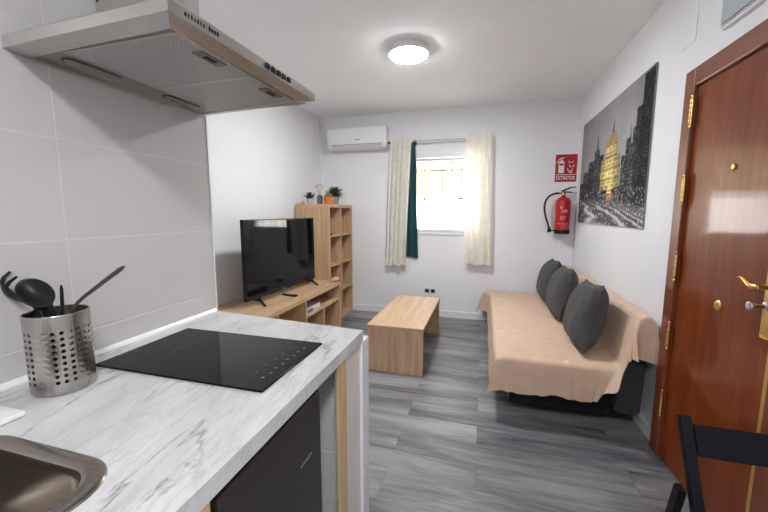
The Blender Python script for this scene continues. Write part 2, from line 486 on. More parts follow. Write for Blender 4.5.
def part(parent, name, mb, mats, local=False, smooth=True, label=None, kind=None):
    """vertices in world coordinates unless local; ends up in the frame of the thing's root"""
    root = parent
    while root.parent: root = root.parent
    if not local:
        mb.xf(Matrix.Translation(-ORG[root.name]))
    o = mesh_obj(name, mb, mats, smooth)
    _link(o); o.parent = parent
    if label: o['label'] = label
    if kind: o['kind'] = kind
    return o

def single(name, mb, mats, loc, label=None, cat=None, group=None, kind=None, smooth=True, local=False):
    if not local: mb.xf(Matrix.Translation(-Vector(loc)))
    o = mesh_obj(name, mb, mats, smooth)
    o.location = loc; _link(o); ORG[o.name] = Vector(loc)
    return props(o, label, cat, group, kind)

def struct(name, mb, mats, smooth=False):
    o = mesh_obj(name, mb, mats, smooth); _link(o); ORG[o.name] = Vector((0,0,0)); o['kind'] = 'structure'
    return o

def dup(root):
    r = root.copy(); COL.objects.link(r); ORG[r.name] = Vector(r.location)
    for ch in list(root.children):
        c = ch.copy(); COL.objects.link(c); c.parent = r
        for g in list(ch.children):
            d = g.copy(); COL.objects.link(d); d.parent = c
    return r

# ================================================================== SETTING
struct('floor', MB().box(XL-0.15, XR+0.15, YF-0.15, YB+0.22, -0.12, 0), 'floor')
struct('ceiling', MB().box(XL-0.15, XR+0.15, YF-0.15, YB+0.22, H, H+0.12), 'ceiling')
WX0, WX1, WZ0, WZ1 = -0.97, -0.075, 1.10, 2.035     # window opening
WD = 0.22
b = MB()
b.box(XL, WX0, YB, YB+WD, 0, H); b.box(WX1, XR, YB, YB+WD, 0, H)
b.box(WX0, WX1, YB, YB+WD, 0, WZ0); b.box(WX0, WX1, YB, YB+WD, WZ1, H)
struct('wall_back', b, 'wall')
struct('wall_left', MB().box(XL-0.15, XL, YT, YB+WD, 0, H), 'wall')
struct('wall_right', MB().box(XR, XR+0.15, YF, YB+WD, 0, H), 'wall')
struct('wall_rear', MB().box(XL-0.15, XR+0.15, YF-0.15, YF, 0, H), 'wall')
b = MB(); b.box(XL-0.15, XT, YF, YT, 0, H)
b.bm.normal_update()
for f in b.bm.faces:
    if f.normal.x < 0.5: f.material_index = 1
struct('wall_kitchen', b, ['tile', 'wall'])
# white edge bead on the end of the tiling
struct('trim_1', MB().box(XT-0.010, XT+0.003, YT, YT+0.006, 0.90, H), 'white')
bh = 0.085
def skirting(name, x0, x1, y0, y1):
    struct(name, MB().box(x0, x1, y0, y1, 0, bh, 0.003), 'white')
skirting('baseboard_back', XL, XR, YB-0.014, YB)
skirting('baseboard_right', XR-0.014, XR, 2.25, YB-0.014)
skirting('baseboard_left', XL, XL+0.014, YT, YB-0.014)

# window
w = thing('window_1', ((WX0+WX1)/2, YB+0.12, WZ0), kind='structure')
b = MB(); y0, y1 = YB+0.10, YB+0.145; fw = 0.04
b.box(WX0, WX0+fw, y0, y1, WZ0, WZ1, 0.004); b.box(WX1-fw, WX1, y0, y1, WZ0, WZ1, 0.004)
b.box(WX0+fw, WX1-fw, y0, y1, WZ0, WZ0+fw, 0.004); b.box(WX0+fw, WX1-fw, y0, y1, WZ1-0.03, WZ1, 0.004)
part(w, 'window_frame', b, 'shutter_box')
part(w, 'window_pane', MB().box(WX0+fw, WX1-fw, YB+0.120, YB+0.125, WZ0+fw, WZ1-0.03), 'glass')
part(w, 'window_sill', MB().box(WX0-0.02, WX1+0.02, YB-0.018, YB+0.10, WZ0-0.028, WZ0, 0.004), 'white')
# security grille outside the glass
g = thing('window_grille', (-0.52, YB+0.27, 1.0), 'pale iron security grille with scroll knots outside the window', 'grille')
yg = YB+0.27
for x in (-1.02, -0.787, -0.548, -0.303, -0.06, 0.10): part(g, 'plain_bar', MB().tube([(x, yg, 1.02), (x, yg, 2.12)], 0.0065, 8), 'grille')
for x in (-0.90, -0.665, -0.425, -0.18):
    b = MB()
    p = [(x + 0.004*math.cos(k*1.5), yg + 0.004*math.sin(k*1.5), 1.30 + k*0.0115) for k in range(72)]
    b.tube(p, 0.0055, 6)
    b.tube([(x, yg, 1.02), (x, yg, 1.31)], 0.005, 6)
    part(g, 'twisted_bar', b, 'grille')
for z in (1.06, 1.535, 1.905, 2.09): part(g, 'rail', MB().box(-1.06, 0.14, yg-0.004, yg+0.004, z-0.008, z+0.008), 'grille')
for x in (-0.787, -0.303):
    b = MB()
    for sx in (-1, 1):
        for sz in (-1, 1):
            b.tube([(x + sx*(0.008+0.05*math.sin(t*0.42)), yg-0.008, 1.535 + sz*(0.012*t/1.2+0.004)) for t in range(7)], 0.004, 6)
    b.sphere((x, yg-0.008, 1.535), 0.018)
    part(g, 'scroll', b, 'grille')

# what lies outside
single('ground_outside', MB().box(-9, 9, YB+0.3, 20, -0.35, -0.25), 'ground', (0, 10, -0.3), kind='structure')
f = thing('house', (-1.2, 9.2, -0.25), 'sunlit yellow and white house front across the street', 'house')
part(f, 'upper_wall', MB().box(-8, 6, 9.2, 9.6, 1.78, 5.0), 'facade_yellow')
part(f, 'lower_wall', MB().box(-8, 6, 9.17, 9.6, -0.25, 1.78), 'facade_white')
for x in (-2.6, -0.9, 0.8): part(f, 'window_shutter', MB().box(x, x+0.7, 9.15, 9.2, 2.65, 3.7, 0.01), 'white')

# ceiling lamps
def ceiling_lamp(x, y, label):
    t = thing('ceiling_lamp', (x, y, H), label, 'lamp', group=None)
    part(t, 'lamp_housing', MB().lathe([(0.155, H), (0.158, H-0.012), (0.156, H-0.040), (0.150, H-0.046), (0.146, H-0.044)], (x, y, 0), 48), 'white_plastic')
    part(t, 'diffuser', MB().lathe([(0.1455, H-0.043), (0.1450, H-0.049), (0.138, H-0.0535), (0.06, H-0.055)], (x, y, 0), 48), 'lamp_emit', label='glowing white diffuser')
    return t
ceiling_lamp(-0.61, 2.83, 'round white lit ceiling lamp in front of the curtained window')
ceiling_lamp(0.30, -0.55, 'round white lit ceiling lamp above the kitchen aisle behind the camera')

# ================================================================== DOOR on the right wall
XD = XR
d = thing('door_1', (XR, 1.85, 0), kind='structure')
DY0, DY1, DZ = 1.480, 2.150, 1.965
b = MB()
part(d, 'door_leaf', MB().box(XD-0.014, XD-0.001, DY0+0.003, DY1-0.003, 0.006, DZ-0.003, 0.002), 'door')
cx0, cx1 = XD-0.034, XD-0.0005
def casing(pts_y0, pts_y1, z0, z1, mat, nm):
    b = MB(); b.box(cx0, cx1, pts_y0, pts_y1, z0, z1, 0.006, seg=3); return part(d, nm, b, mat)
casing(DY1, DY1+0.088, 0, DZ+0.09, 'casing_z', 'door_jamb')
casing(DY0-0.088, DY0, 0, DZ+0.09, 'casing_z', 'door_jamb')
casing(DY0, DY1, DZ, DZ+0.09, 'casing_y', 'door_head')
for z in (1.845, 1.462, 1.072, 0.70, 0.315):
    b = MB()
    yh, xh = DY1-0.004, XD-0.036
    for k in range(5):
        z0 = z-0.060 + k*0.0240
        b.lathe([(0.0085, z0), (0.0095, z0+0.003), (0.0095, z0+0.0205), (0.0085, z0+0.0235)], (xh, yh, 0), 14)
    for sgn in (1, -1):
        zz = z + sgn*0.062
        b.lathe([(0.006, min(zz, zz+sgn*0.004)), (0.006, max(zz, zz+sgn*0.004))], (xh, yh, 0), 10)
        b.sphere((xh, yh, zz+sgn*0.010), 0.0075, (1, 1, 1.25), nu=10, nv=8)
    b.box(XD-0.034, XD-0.026, yh, yh+0.0035, z-0.05, z+0.05)
    part(d, 'hinge', b, 'brass')
part(d, 'edge_strip', MB().box(XD-0.020, XD-0.0142, DY0+0.004, DY0+0.034, 0.02, 0.88, 0.001), 'strip')
# peephole
part(d, 'peephole', MB().lathe([(0.013, 0), (0.014, -0.004), (0.010, -0.007), (0.006, -0.006)], (XD-0.0145, 1.818, 1.538), 24, axis='X'), 'brass')
# round lock cylinder
b = MB().lathe([(0.024, 0), (0.024, -0.004), (0.019, -0.009), (0.012, -0.011)], (XD-0.0145, 1.812, 0.953), 28, axis='X')
b.box(XD-0.029, XD-0.024, 1.809, 1.815, 0.944, 0.962)
part(d, 'lock_cylinder', b, 'brass')
# lever handle on its plate
pl = MB(); pl.box(XD-0.019, XD-0.0145, 1.517, 1.562, 0.90, 1.155, 0.006, seg=3)
plate = part(d, 'handle_plate', pl, 'brass')
b = MB().tube([(XD-0.018, 1.542, 1.088), (XD-0.058, 1.542, 1.088)], [0.013, 0.010], 14)
b.tube([(XD-0.056, 1.537, 1.088), (XD-0.060, 1.552, 1.086), (XD-0.060, 1.572, 1.088), (XD-0.060, 1.592, 1.098), (XD-0.059, 1.610, 1.106), (XD-0.057, 1.627, 1.108), (XD-0.056, 1.644, 1.106)],
       [0.010, 0.013, 0.011, 0.0085, 0.007, 0.006, 0.004], 12)
part(plate, 'lever', b, 'brass')
b = MB().lathe([(0.016, 0), (0.016, -0.010), (0.009, -0.013), (0.009, -0.040), (0.015, -0.044), (0.017, -0.050), (0.015, -0.057), (0.008, -0.060)], (XD-0.019, 1.540, 1.018), 24, axis='X')
part(plate, 'thumb_turn', b, 'chrome', label='silver thumb turn knob')

# ================================================================== KITCHEN
WT = 0.90                      # worktop height
XW = -0.435                    # worktop front edge
# worktop with a cut-out for the sink
wt = thing('worktop', (-0.8, 0.4, WT-0.04), 'white marble-patterned kitchen worktop with grey veins', 'worktop')
b = MB()
SX0, SX1, SY0, SY1 = -0.955, -0.618, -0.10, 0.396     # hole
xb = XT+0.002
def slab(pts): b.prism(pts, WT-0.04, WT, 2)
slab([(xb, -0.9), (XW, -0.9), (XW, SY0), (xb, SY0)])
slab([(xb, SY0), (SX0, SY0), (SX0, SY1), (xb, SY1)])
slab([(SX1, SY0), (XW, SY0), (XW, SY1), (SX1, SY1)])
slab([(xb, SY1), (XW, SY1), (XW, 1.232), (xb, 1.300)])
bmesh.ops.remove_doubles(b.bm, verts=b.bm.verts, dist=1e-4)
inner = [f for f in b.bm.faces if abs(f.normal.z) < 0.5 and all(len(e.link_faces) > 2 for e in f.edges if abs((e.verts[0].co - e.verts[1].co).z) < 1e-4)]
bmesh.ops.delete(b.bm, geom=inner, context='FACES_ONLY')
part(wt, 'worktop_board', b, 'marble', smooth=False)
b = MB(); b.prism([(xb, WT), (xb+0.013, WT), (xb+0.011, WT+0.006), (xb+0.004, WT+0.012), (xb, WT+0.013)], 0, 1, 1)
for v in b.bm.verts: v.co.y = -0.9 if v.co.y < 0.5 else 1.298
part(wt, 'sealing_strip', b, 'white')

# sink
s = thing('kitchen_sink', (-0.78, 0.15, WT), 'inset stainless steel kitchen sink bowl with rounded corner', 'sink')
def rrect(x0, x1, y0, y1, r, z, n=8):
    out = []
    for cx, cy, a0 in ((x1-r, y1-r, 0), (x0+r, y1-r, PI/2), (x0+r, y0+r, PI), (x1-r, y0+r, 3*PI/2)):
        for k in range(n+1):
            a = a0 + PI/2*k/n; out.append((cx+r*math.cos(a), cy+r*math.sin(a), z))
    return out
def loft(b, rings, capend=True, mi=0):
    V = [[b.bm.verts.new(p) for p in r] for r in rings]; n = len(V[0])
    for A, B in zip(V, V[1:]):
        for k in range(n): b.bm.faces.new([A[k], A[(k+1)%n], B[(k+1)%n], B[k]]).material_index = mi
    if capend: b.bm.faces.new(V[-1]).material_index = mi
x0, x1, y0, y1 = -0.985, -0.588, -0.13, 0.426
b = MB()
def rr(i, r, z): return rrect(x0+i, x1-i, y0+i, y1-i, r, z)
loft(b, [rr(0, 0.085, WT+0.0005), rr(0.002, 0.084, WT+0.004), rr(0.008, 0.08, WT+0.006), rr(0.026, 0.065, WT+0.005), rr(0.032, 0.062, WT+0.001), rr(0.036, 0.06, WT-0.012),
          rr(0.046, 0.055, WT-0.13), rr(0.058, 0.05, WT-0.150), rr(0.075, 0.04, WT-0.160), rr(0.15, 0.02, WT-0.163)])
part(s, 'bowl', b, 'sink')
part(s, 'drain', MB().lathe([(0.040, WT-0.1628), (0.040, WT-0.160), (0.030, WT-0.1585), (0.012, WT-0.160)], (-0.78, 0.15, 0), 28), 'chrome')

# hob
h = thing('induction_hob', (-0.805, 0.88, WT), 'black glass two-zone induction hob set into the worktop', 'hob')
hx0, hx1, hy0, hy1 = -1.093, -0.521, 0.712, 1.054
b = MB(); b.box(hx0, hx1, hy0, hy1, WT+0.0005, WT+0.0065, 0.002)
part(h, 'glass_plate', b, 'hob_glass')
zt = WT+0.0067
for cx in (-0.945, -0.735):
    b = MB()
    for k in range(9):
        if k == 4: continue
        b.box(cx-0.001, cx+0.001, 0.835+k*0.011, 0.841+k*0.011, zt, zt+0.0003)
    b.box(cx-0.010, cx+0.010, 0.881, 0.883, zt, zt+0.0003)
    part(h, 'zone_mark', b, 'hob_mark')
for k in range(8): part(h, 'touch_control', MB().lathe([(0.0045, zt), (0.0045, zt+0.0003)], (-0.562+0.004*(k % 2), 0.775+k*0.031, 0), 12), 'hob_mark')
for k in range(5): part(h, 'touch_control', MB().lathe([(0.0032, zt), (0.0032, zt+0.0003)], (-0.600, 0.80+k*0.045, 0), 10), 'hob_mark')
b = MB()
for k in range(12): b.box(-1.082, -1.077, 0.775+k*0.0052, 0.7787+k*0.0052, zt, zt+0.0003)
part(h, 'printed_logo', b, 'hob_mark')

# range hood
hd = thing('range_hood', (-0.92, 0.96, 1.754), 'flat stainless steel extractor hood with two mesh filters on the tiled wall', 'hood')
zb = 1.754
# quad outline: A near wall, B near front, C far front, D far wall
A_, B_, C_, D_ = (XT+0.002, 0.640), (-0.640, 0.624), (-0.624, 1.245), (XT+0.002, 1.300)
def q(i, z):
    """outline moved inwards by i"""
    cx = sum(p[0] for p in (A_,B_,C_,D_))/4; cy = sum(p[1] for p in (A_,B_,C_,D_))/4
    out = []
    for k, p in enumerate((A_,B_,C_,D_)):
        sx = (-1, 1, 1, -1)[k]; sy = (-1, -1, 1, 1)[k]
        out.append((p[0]-sx*(i if sx > 0 else i*0.15), p[1]-sy*i, z))
    return out
b = MB()
loft(b, [q(0.050, zb+0.010), q(0.045, zb+0.001), q(0.0, zb+0.010), q(0.0, zb+0.036), q(0.004, zb+0.041)], capend=True)
b.bm.normal_update()
bmesh.ops.recalc_face_normals(b.bm, faces=b.bm.faces)
part(hd, 'canopy', b, 'steel', smooth=False)
# underside plate (at the wall side, with the lamps) and the two filters
b = MB(); b.box(XT+0.004, -0.675, 0.672, 1.262, zb+0.0085, zb+0.014)
part(hd, 'underside_plate', b, 'steel_dark')
b2 = [(0.690, 0.958), (0.966, 1.235)]
for (ya, yb_) in b2:
    fb = MB(); fb.box(-1.045, -0.690, ya, yb_, zb+0.003, zb+0.009)
    fo = part(hd, 'grease_filter', fb, 'filter', smooth=False)
    rm = MB()
    for (xa, xc, yc, yd) in ((-1.052, -1.044, ya-0.004, yb_+0.004), (-0.692, -0.684, ya-0.004, yb_+0.004), (-1.044, -0.692, ya-0.004, ya+0.003), (-1.044, -0.692, yb_-0.003, yb_+0.004)):
        rm.box(xa, xc, yc, yd, zb+0.0015, zb+0.009, 0.001)
    part(fo, 'filter_rim', rm, 'steel')
    lt = MB(); ym = (ya+yb_)/2
    lt.box(-0.735, -0.700, ym-0.045, ym+0.045, zb+0.001, zb+0.004, 0.001)
    lo = part(fo, 'filter_latch', lt, plain('latch olive', (0.19, 0.17, 0.13), 0.4, 0.4) if 'latch' not in M else M['latch'])
    M['latch'] = lo.data.materials[0]
    sl = MB(); sl.box(-0.724, -0.711, ym-0.018, ym+0.018, zb-0.0006, zb+0.0012)
    sl.box(-0.724, -0.711, ym-0.018, ym+0.018, zb-0.0012, zb-0.0005)
    for v in sl.bm.verts: pass
    part(fo, 'latch_slot', sl, 'black_plastic')
for yl in (0.80, 1.11):
    lm = MB()
    loft(lm, [rrect(-1.125, -1.083, yl-0.075, yl+0.075, 0.018, zb+0.0095, 5), rrect(-1.125, -1.083, yl-0.075, yl+0.075, 0.018, zb+0.004, 5), rrect(-1.121, -1.087, yl-0.071, yl+0.071, 0.015, zb+0.003, 5)])
    bmesh.ops.recalc_face_normals(lm.bm, faces=lm.bm.faces)
    part(hd, 'hood_light', lm, 'lens')
for k in range(5):
    bt = MB()
    yy = 0.955+k*0.028
    xf = B_[0] + (C_[0]-B_[0])*(yy-B_[1])/(C_[1]-B_[1])
    bt.box(xf-0.002, xf+0.006, yy-0.009, yy+0.009, zb+0.018, zb+0.032, 0.002)
    part(hd, 'button', bt, 'black_plastic')
lg = MB()
for k, wd in enumerate((6, 3, 4, 3, 5, 3, 4, 0, 6, 7, 6, 6)):
    if not wd: continue
    yy = 0.668+k*0.0085
    xf = B_[0] + (C_[0]-B_[0])*(yy-B_[1])/(C_[1]-B_[1])
    lg.box(xf-0.001, xf+0.0006, yy-wd*0.0005, yy+wd*0.0005, zb+0.020, zb+0.028+(k % 3)*0.001)
part(hd, 'printed_logo', lg, 'black_plastic')
ch = MB(); ch.box(XT+0.002, -0.985, 0.880, 1.035, zb+0.040, H-0.002, 0.004)
part(hd, 'chimney', ch, 'steel')
for z in (1.93, 1.955, 2.0): part(hd, 'chimney_screw', MB().lathe([(0.004, 0), (0.004, -0.002)], (XT+0.012, 0.8805, z), 10, axis='Y'), 'black_plastic')

# undercounter: sink cabinet, fridge, filler, tiled stub wall
c = thing('sink_cabinet', (-0.8, 0.0, 0), 'pale wooden base cabinet beneath the sink', 'cabinet')
b = MB()
b.box(-1.17, -0.46, -0.9, -0.882, 0, WT-0.042); b.box(-1.17, -0.46, 0.432, 0.450, 0, WT-0.042)
b.box(-1.17, -0.46, -0.882, 0.432, 0.08, 0.098); b.box(-1.17, -1.16, -0.882, 0.432, 0.098, WT-0.042)
part(c, 'carcass', b, 'pale_z')
for (ya, yb_) in ((-0.895, -0.225), (-0.221, 0.446)):
    dr = part(c, 'cabinet_door', MB().box(-0.459, -0.441, ya, yb_, 0.10, WT-0.046, 0.0015), 'pale_z')
    part(dr, 'door_handle', MB().tube([(-0.441, ya+0.05, 0.72), (-0.415, ya+0.05, 0.72), (-0.415, ya+0.05, 0.58), (-0.441, ya+0.05, 0.58)], 0.005, 8), 'chrome')
fr = thing('fridge', (-0.75, 0.68, 0), 'dark graphite undercounter fridge beneath the worktop', 'fridge')
part(fr, 'fridge_body', MB().box(-1.05, -0.50, 0.470, 0.900, 0.012, 0.838, 0.004), 'fridge_side')
dr = part(fr, 'fridge_door', MB().box(-0.495, -0.442, 0.466, 0.872, 0.05, 0.842, 0.006, seg=3), 'fridge_door')
part(dr, 'door_gasket', MB().box(-0.4995, -0.4955, 0.474, 0.866, 0.06, 0.835), 'dark_rubber')
lg = MB()
for k, wd in enumerate((7, 5, 6, 5, 6, 4, 7)): lg.box(-0.4425, -0.4412, 0.752+k*0.0085, 0.752+k*0.0085+wd*0.0009, 0.682, 0.689+(k % 2)*0.002)
part(dr, 'badge', lg, 'chrome')
for (xx, yy) in ((-0.55, 0.50), (-0.55, 0.88), (-1.0, 0.50), (-1.0, 0.88)): part(fr, 'foot', MB().lathe([(0.018, 0.0), (0.018, 0.014)], (xx, yy, 0), 14), 'dark_rubber')
single('filler_panel', MB().box(-0.453, -0.441, 1.004, 1.072, 0.0, WT-0.041, 0.0015), 'pale_z', (-0.45, 1.03, 0),
       'narrow upright wooden filler strip between the fridge and the tiled wall end', 'panel')
b = MB(); b.box(XT+0.001, -0.452, 1.064, 1.236, 0, WT-0.0415)
b.bm.normal_update()
for f_ in b.bm.faces:
    f_.material_index = 1 if abs(f_.normal.y) > 0.5 else 0
struct('wall_stub', b, ['tile_low', 'tile_lowx'])
struct('trim_2', MB().box(-0.520, -0.441, 1.2365, 1.318, 0, WT-0.050, 0.006, seg=3), 'white')

# utensil holder: perforated steel tube with real holes
UX, UY, UR, UH = -1.043, 0.606, 0.0640, 0.200
ut = thing('utensil_holder', (UX, UY, WT), 'perforated stainless steel utensil holder on the worktop', 'holder')
b = MB()
NC, NR = 25, 9
z0h, z1h = WT+0.026, WT+0.166
ch_ = (z1h-z0h)/NR
def cyl(a, z, r=UR): return (UX+r*math.cos(a+R(24)), UY+r*math.sin(a+R(24)), z)
cache = {}
def vv(a, z):
    k = (round(a % (2*PI), 5), round(z, 5))
    if k not in cache: cache[k] = b.bm.verts.new(cyl(a, z))
    return cache[k]
da = 2*PI/NC
for i in range(NC):
    a0 = i*da; a1 = ((i+1) % NC)*da; am = a0+da/2
    hole = (i % 5) < 3
    for j in range(NR):
        z0, z1 = z0h+j*ch_, z0h+(j+1)*ch_; zm = (z0+z1)/2
        bd = [vv(a0, z0), vv(am, z0), vv(a1, z0), vv(a1, zm), vv(a1, z1), vv(am, z1), vv(a0, z1), vv(a0, zm)]
        if not hole:
            b.bm.faces.new(bd); continue
        inn = []
        for k in range(8):
            t = -3*PI/4 + k*PI/4
            inn.append(b.bm.verts.new(cyl(am + 0.0046/UR*math.cos(t), zm + 0.0046*math.sin(t))))
        for k in range(8): b.bm.faces.new([bd[k], bd[(k+1) % 8], inn[(k+1) % 8], inn[k]])
    for (zz0, zz1) in ((WT+0.006, z0h), (z1h, WT+UH)):
        b.bm.faces.new([vv(a0, zz0), vv(am, zz0), vv(a1, zz0), vv(a1, zz1), vv(am, zz1), vv(a0, zz1)])
bmesh.ops.recalc_face_normals(b.bm, faces=b.bm.faces)
hb = part(ut, 'holder_body', b, 'steel_z', smooth=False)
sm = hb.modifiers.new('wall', 'SOLIDIFY'); sm.thickness = 0.0014; sm.offset = -1
rim = MB()
pr_ = [(UX+UR*math.cos(k*2*PI/48), UY+UR*math.sin(k*2*PI/48), WT+UH) for k in range(49)]
rim.tube(pr_, 0.0022, 8)
part(ut, 'rolled_rim', rim, 'steel_z')
part(ut, 'holder_base', MB().lathe([(UR-0.003, WT+0.0005), (UR, WT+0.003), (UR, WT+0.007), (UR-0.004, WT+0.008)], (UX, UY, 0), 40), 'steel_z')

# utensils standing in the holder (world coordinates; feet inside the holder)
bz = WT+0.012
def curve(p0, p1, n=8, sag=(0,0,0)):
    p0, p1, sg = Vector(p0), Vector(p1), Vector(sag)
    return [p0.lerp(p1, i/n) + sg*math.sin(PI*i/n) for i in range(n+1)]
# pasta server (head up, leftmost)
ps = thing('pasta_server', (-1.0, 0.62, bz), 'black nylon pasta server with claw teeth, leftmost in the steel holder', 'kitchen utensil')
tip = Vector((-1.128, 0.598, 1.117))
b = MB().tube(curve((-0.992, 0.618, bz), (-1.092, 0.604, 1.110), 8), [0.006]*9, 8, flat=(1, 0.6))
part(ps, 'handle', b, 'black_utensil')
b = MB()
ax = Vector((-0.80, -0.10, 0.58)).normalized(); sd = Vector((0.45, -0.55, 0.70)).normalized(); nm = ax.cross(sd).normalized()
def head(b, c, L, W, dep, ax, sd, nm, nu=17, nv=13, egg=0.0):
    """spoon bowl: elliptical shell dished along nm"""
    def fn(u, v):
        r = v; t = u*2*PI
        x = L*r*math.cos(t); y = W*r*math.sin(t)*(1+egg*math.cos(t))
        return c + ax*x + sd*y - nm*dep*(1-r*r)
    V = b.grid(nu*2, nv, lambda u, v: fn(u, v), closed_u=True)
c = tip + ax*0.03
head(b, c, 0.038, 0.026, 0.012, ax, sd, nm)
for k in range(6):
    t = -1.5 + k*0.6
    p = c + ax*0.034*math.cos(t) + sd*0.025*math.sin(t)
    b.tube([p, p + nm*0.012 + ax*0.012*math.cos(t) + sd*0.008*math.sin(t), p + nm*0.030 + ax*0.018*math.cos(t) + sd*0.012*math.sin(t)], [0.005, 0.0045, 0.003], 8)
bmesh.ops.remove_doubles(b.bm, verts=b.bm.verts, dist=1e-5)
o = part(ps, 'claw_head', b, 'black_utensil'); mo = o.modifiers.new('t', 'SOLIDIFY'); mo.thickness = 0.003
# ladle / spoon with the large oval bowl
ld = thing('serving_spoon', (-1.0, 0.60, bz), 'black nylon serving spoon with the large oval bowl standing in the steel holder', 'kitchen utensil')
c = Vector((-1.045, 0.575, 1.143))
ax = Vector((-0.55, -0.10, 0.45)).normalized(); vw = (Vector((0.0, 0.0, 1.35)) - c).normalized()
nm = (vw + Vector((0.1, 0.0, 0.1))).normalized(); nm = (nm - ax*nm.dot(ax)).normalized(); sd = nm.cross(ax)
c = c + Vector((0.016, 0.002, 0.003)); b = MB(); head(b, c, 0.047, 0.031, 0.016, ax, sd, nm)
bmesh.ops.remove_doubles(b.bm, verts=b.bm.verts, dist=1e-5)
o = part(ld, 'spoon_bowl', b, 'black_utensil'); mo = o.modifiers.new('t', 'SOLIDIFY'); mo.thickness = 0.003
b = MB().tube(curve((-0.985, 0.622, bz), c - ax*0.046, 6), [0.006]*7, 8, flat=(1, 0.7))
part(ld, 'handle', b, 'black_utensil')
# slotted spoon behind it
sl = thing('slotted_spoon', (-1.0, 0.60, bz), 'black slotted spoon tucked behind the large oval spoon', 'kitchen utensil')
c = Vector((-1.075, 0.612, 1.122)); ax = Vector((-0.30, 0.05, 0.75)).normalized(); nm = (vw - ax*vw.dot(ax)).normalized(); sd = nm.cross(ax)
b = MB(); head(b, c, 0.036, 0.024, 0.010, ax, sd, nm, nu=12, nv=9)
fs = [f for f in b.bm.faces if abs((f.calc_center_median()-c).dot(sd)) > 0.006 and abs((f.calc_center_median()-c).dot(sd)) < 0.012 and abs((f.calc_center_median()-c).dot(ax)) < 0.018]
bmesh.ops.delete(b.bm, geom=fs, context='FACES')
o = part(sl, 'slotted_bowl', b, 'black_utensil'); mo = o.modifiers.new('t', 'SOLIDIFY'); mo.thickness = 0.003
b = MB().tube(curve((-1.020, 0.600, bz), c - ax*0.034, 6), [0.0055]*7, 8, flat=(1, 0.7))
part(sl, 'handle', b, 'black_utensil')
# upright thin handle
b = MB().tube([(-1.015, 0.600, bz), (-1.004, 0.610, 1.05), (-0.999, 0.612, 1.11), (-0.997, 0.613, 1.150), (-0.997, 0.613, 1.160)], [0.006, 0.0045, 0.0045, 0.004, 0.002], 10, flat=(1, 0.7))
single('whisk', b, 'black_utensil', (-1.0, 0.61, bz), 'thin black handle standing upright in the middle of the steel holder', 'kitchen utensil')
# slanted turner with its handle over the right rim
tn = thing('turner', (-1.0, 0.61, bz), 'black turner with long handle slanting out over the right rim of the steel holder', 'kitchen utensil')
b = MB().tube([(-1.035, 0.605, WT+0.07), (-0.975, 0.613, WT+0.180), (-0.960, 0.616, 1.110), (-0.925, 0.616, 1.134), (-0.85, 0.612, 1.176), (-0.785, 0.605, 1.210), (-0.772, 0.604, 1.217)],
              [0.005, 0.005, 0.0055, 0.0065, 0.0075, 0.008, 0.0045], 10, flat=(1, 0.65))
part(tn, 'handle', b, plain('dark grey nylon', (0.05, 0.045, 0.045), 0.35))
part(tn, 'blade', MB().bar((-1.037, 0.605, WT+0.075), (-1.053, 0.603, WT+0.012), 0.045, 0.003, (0, 1, 0)), 'black_utensil')

for o_ in list(COL.objects):
    if o_.name in ('pasta_server', 'serving_spoon', 'slotted_spoon', 'whisk', 'turner'): o_.location += Vector((-0.020, -0.006, 0.010))
# white board at the left end
single('cutting_board', MB().box(-1.155, -0.968, 0.250, 0.484, WT+0.0005, WT+0.0135, 0.004, seg=3), 'white_plastic', (-1.06, 0.37, WT),
       'thin white board lying on the worktop by the tiled wall', 'board')

# ================================================================== LIVING: TV bench, shelf, TV
bt_ = 0.038
tb = thing('tv_bench', (-1.86, 2.86, 0), 'low oak-effect TV bench with open compartments under the television', 'tv bench')
bx0, bx1, by0, by1, bzt = -2.155, -1.588, 2.02, 3.722, 0.558
part(tb, 'bench_top', MB().box(bx0, bx1, by0, by1, bzt-bt_, bzt, 0.0015), 'oak_y')
part(tb, 'side_panel', MB().box(bx0, bx1, by0, by0+bt_, 0, bzt-bt_, 0.0015), 'oak_z')
part(tb, 'side_panel', MB().box(bx0, bx1, by1-bt_, by1, 0, bzt-bt_, 0.0015), 'oak_z')
part(tb, 'bottom_panel', MB().box(bx0, bx1, by0+bt_, by1-bt_, 0, bt_, 0.0015), 'oak_y')
part(tb, 'back_panel', MB().box(bx0, bx0+0.012, by0+bt_, by1-bt_, bt_, bzt-bt_), 'oak_y')
tk = 0.018
part(tb, 'divider', MB().box(bx0+0.012, bx1-0.002, 2.885, 2.885+tk, bt_, bzt-bt_, 0.001), 'oak_z')
part(tb, 'shelf', MB().box(bx0+0.012, bx1-0.002, 2.885+tk, by1-bt_, 0.352, 0.352+tk, 0.001), 'oak_y')
part(tb, 'divider', MB().box(bx0+0.012, bx1-0.002, 3.268, 3.268+tk, bt_, 0.352, 0.001), 'oak_z')
part(tb, 'divider', MB().box(bx0+0.012, bx1-0.002, 2.42, 2.42+tk, bt_, bzt-bt_, 0.001), 'oak_z')

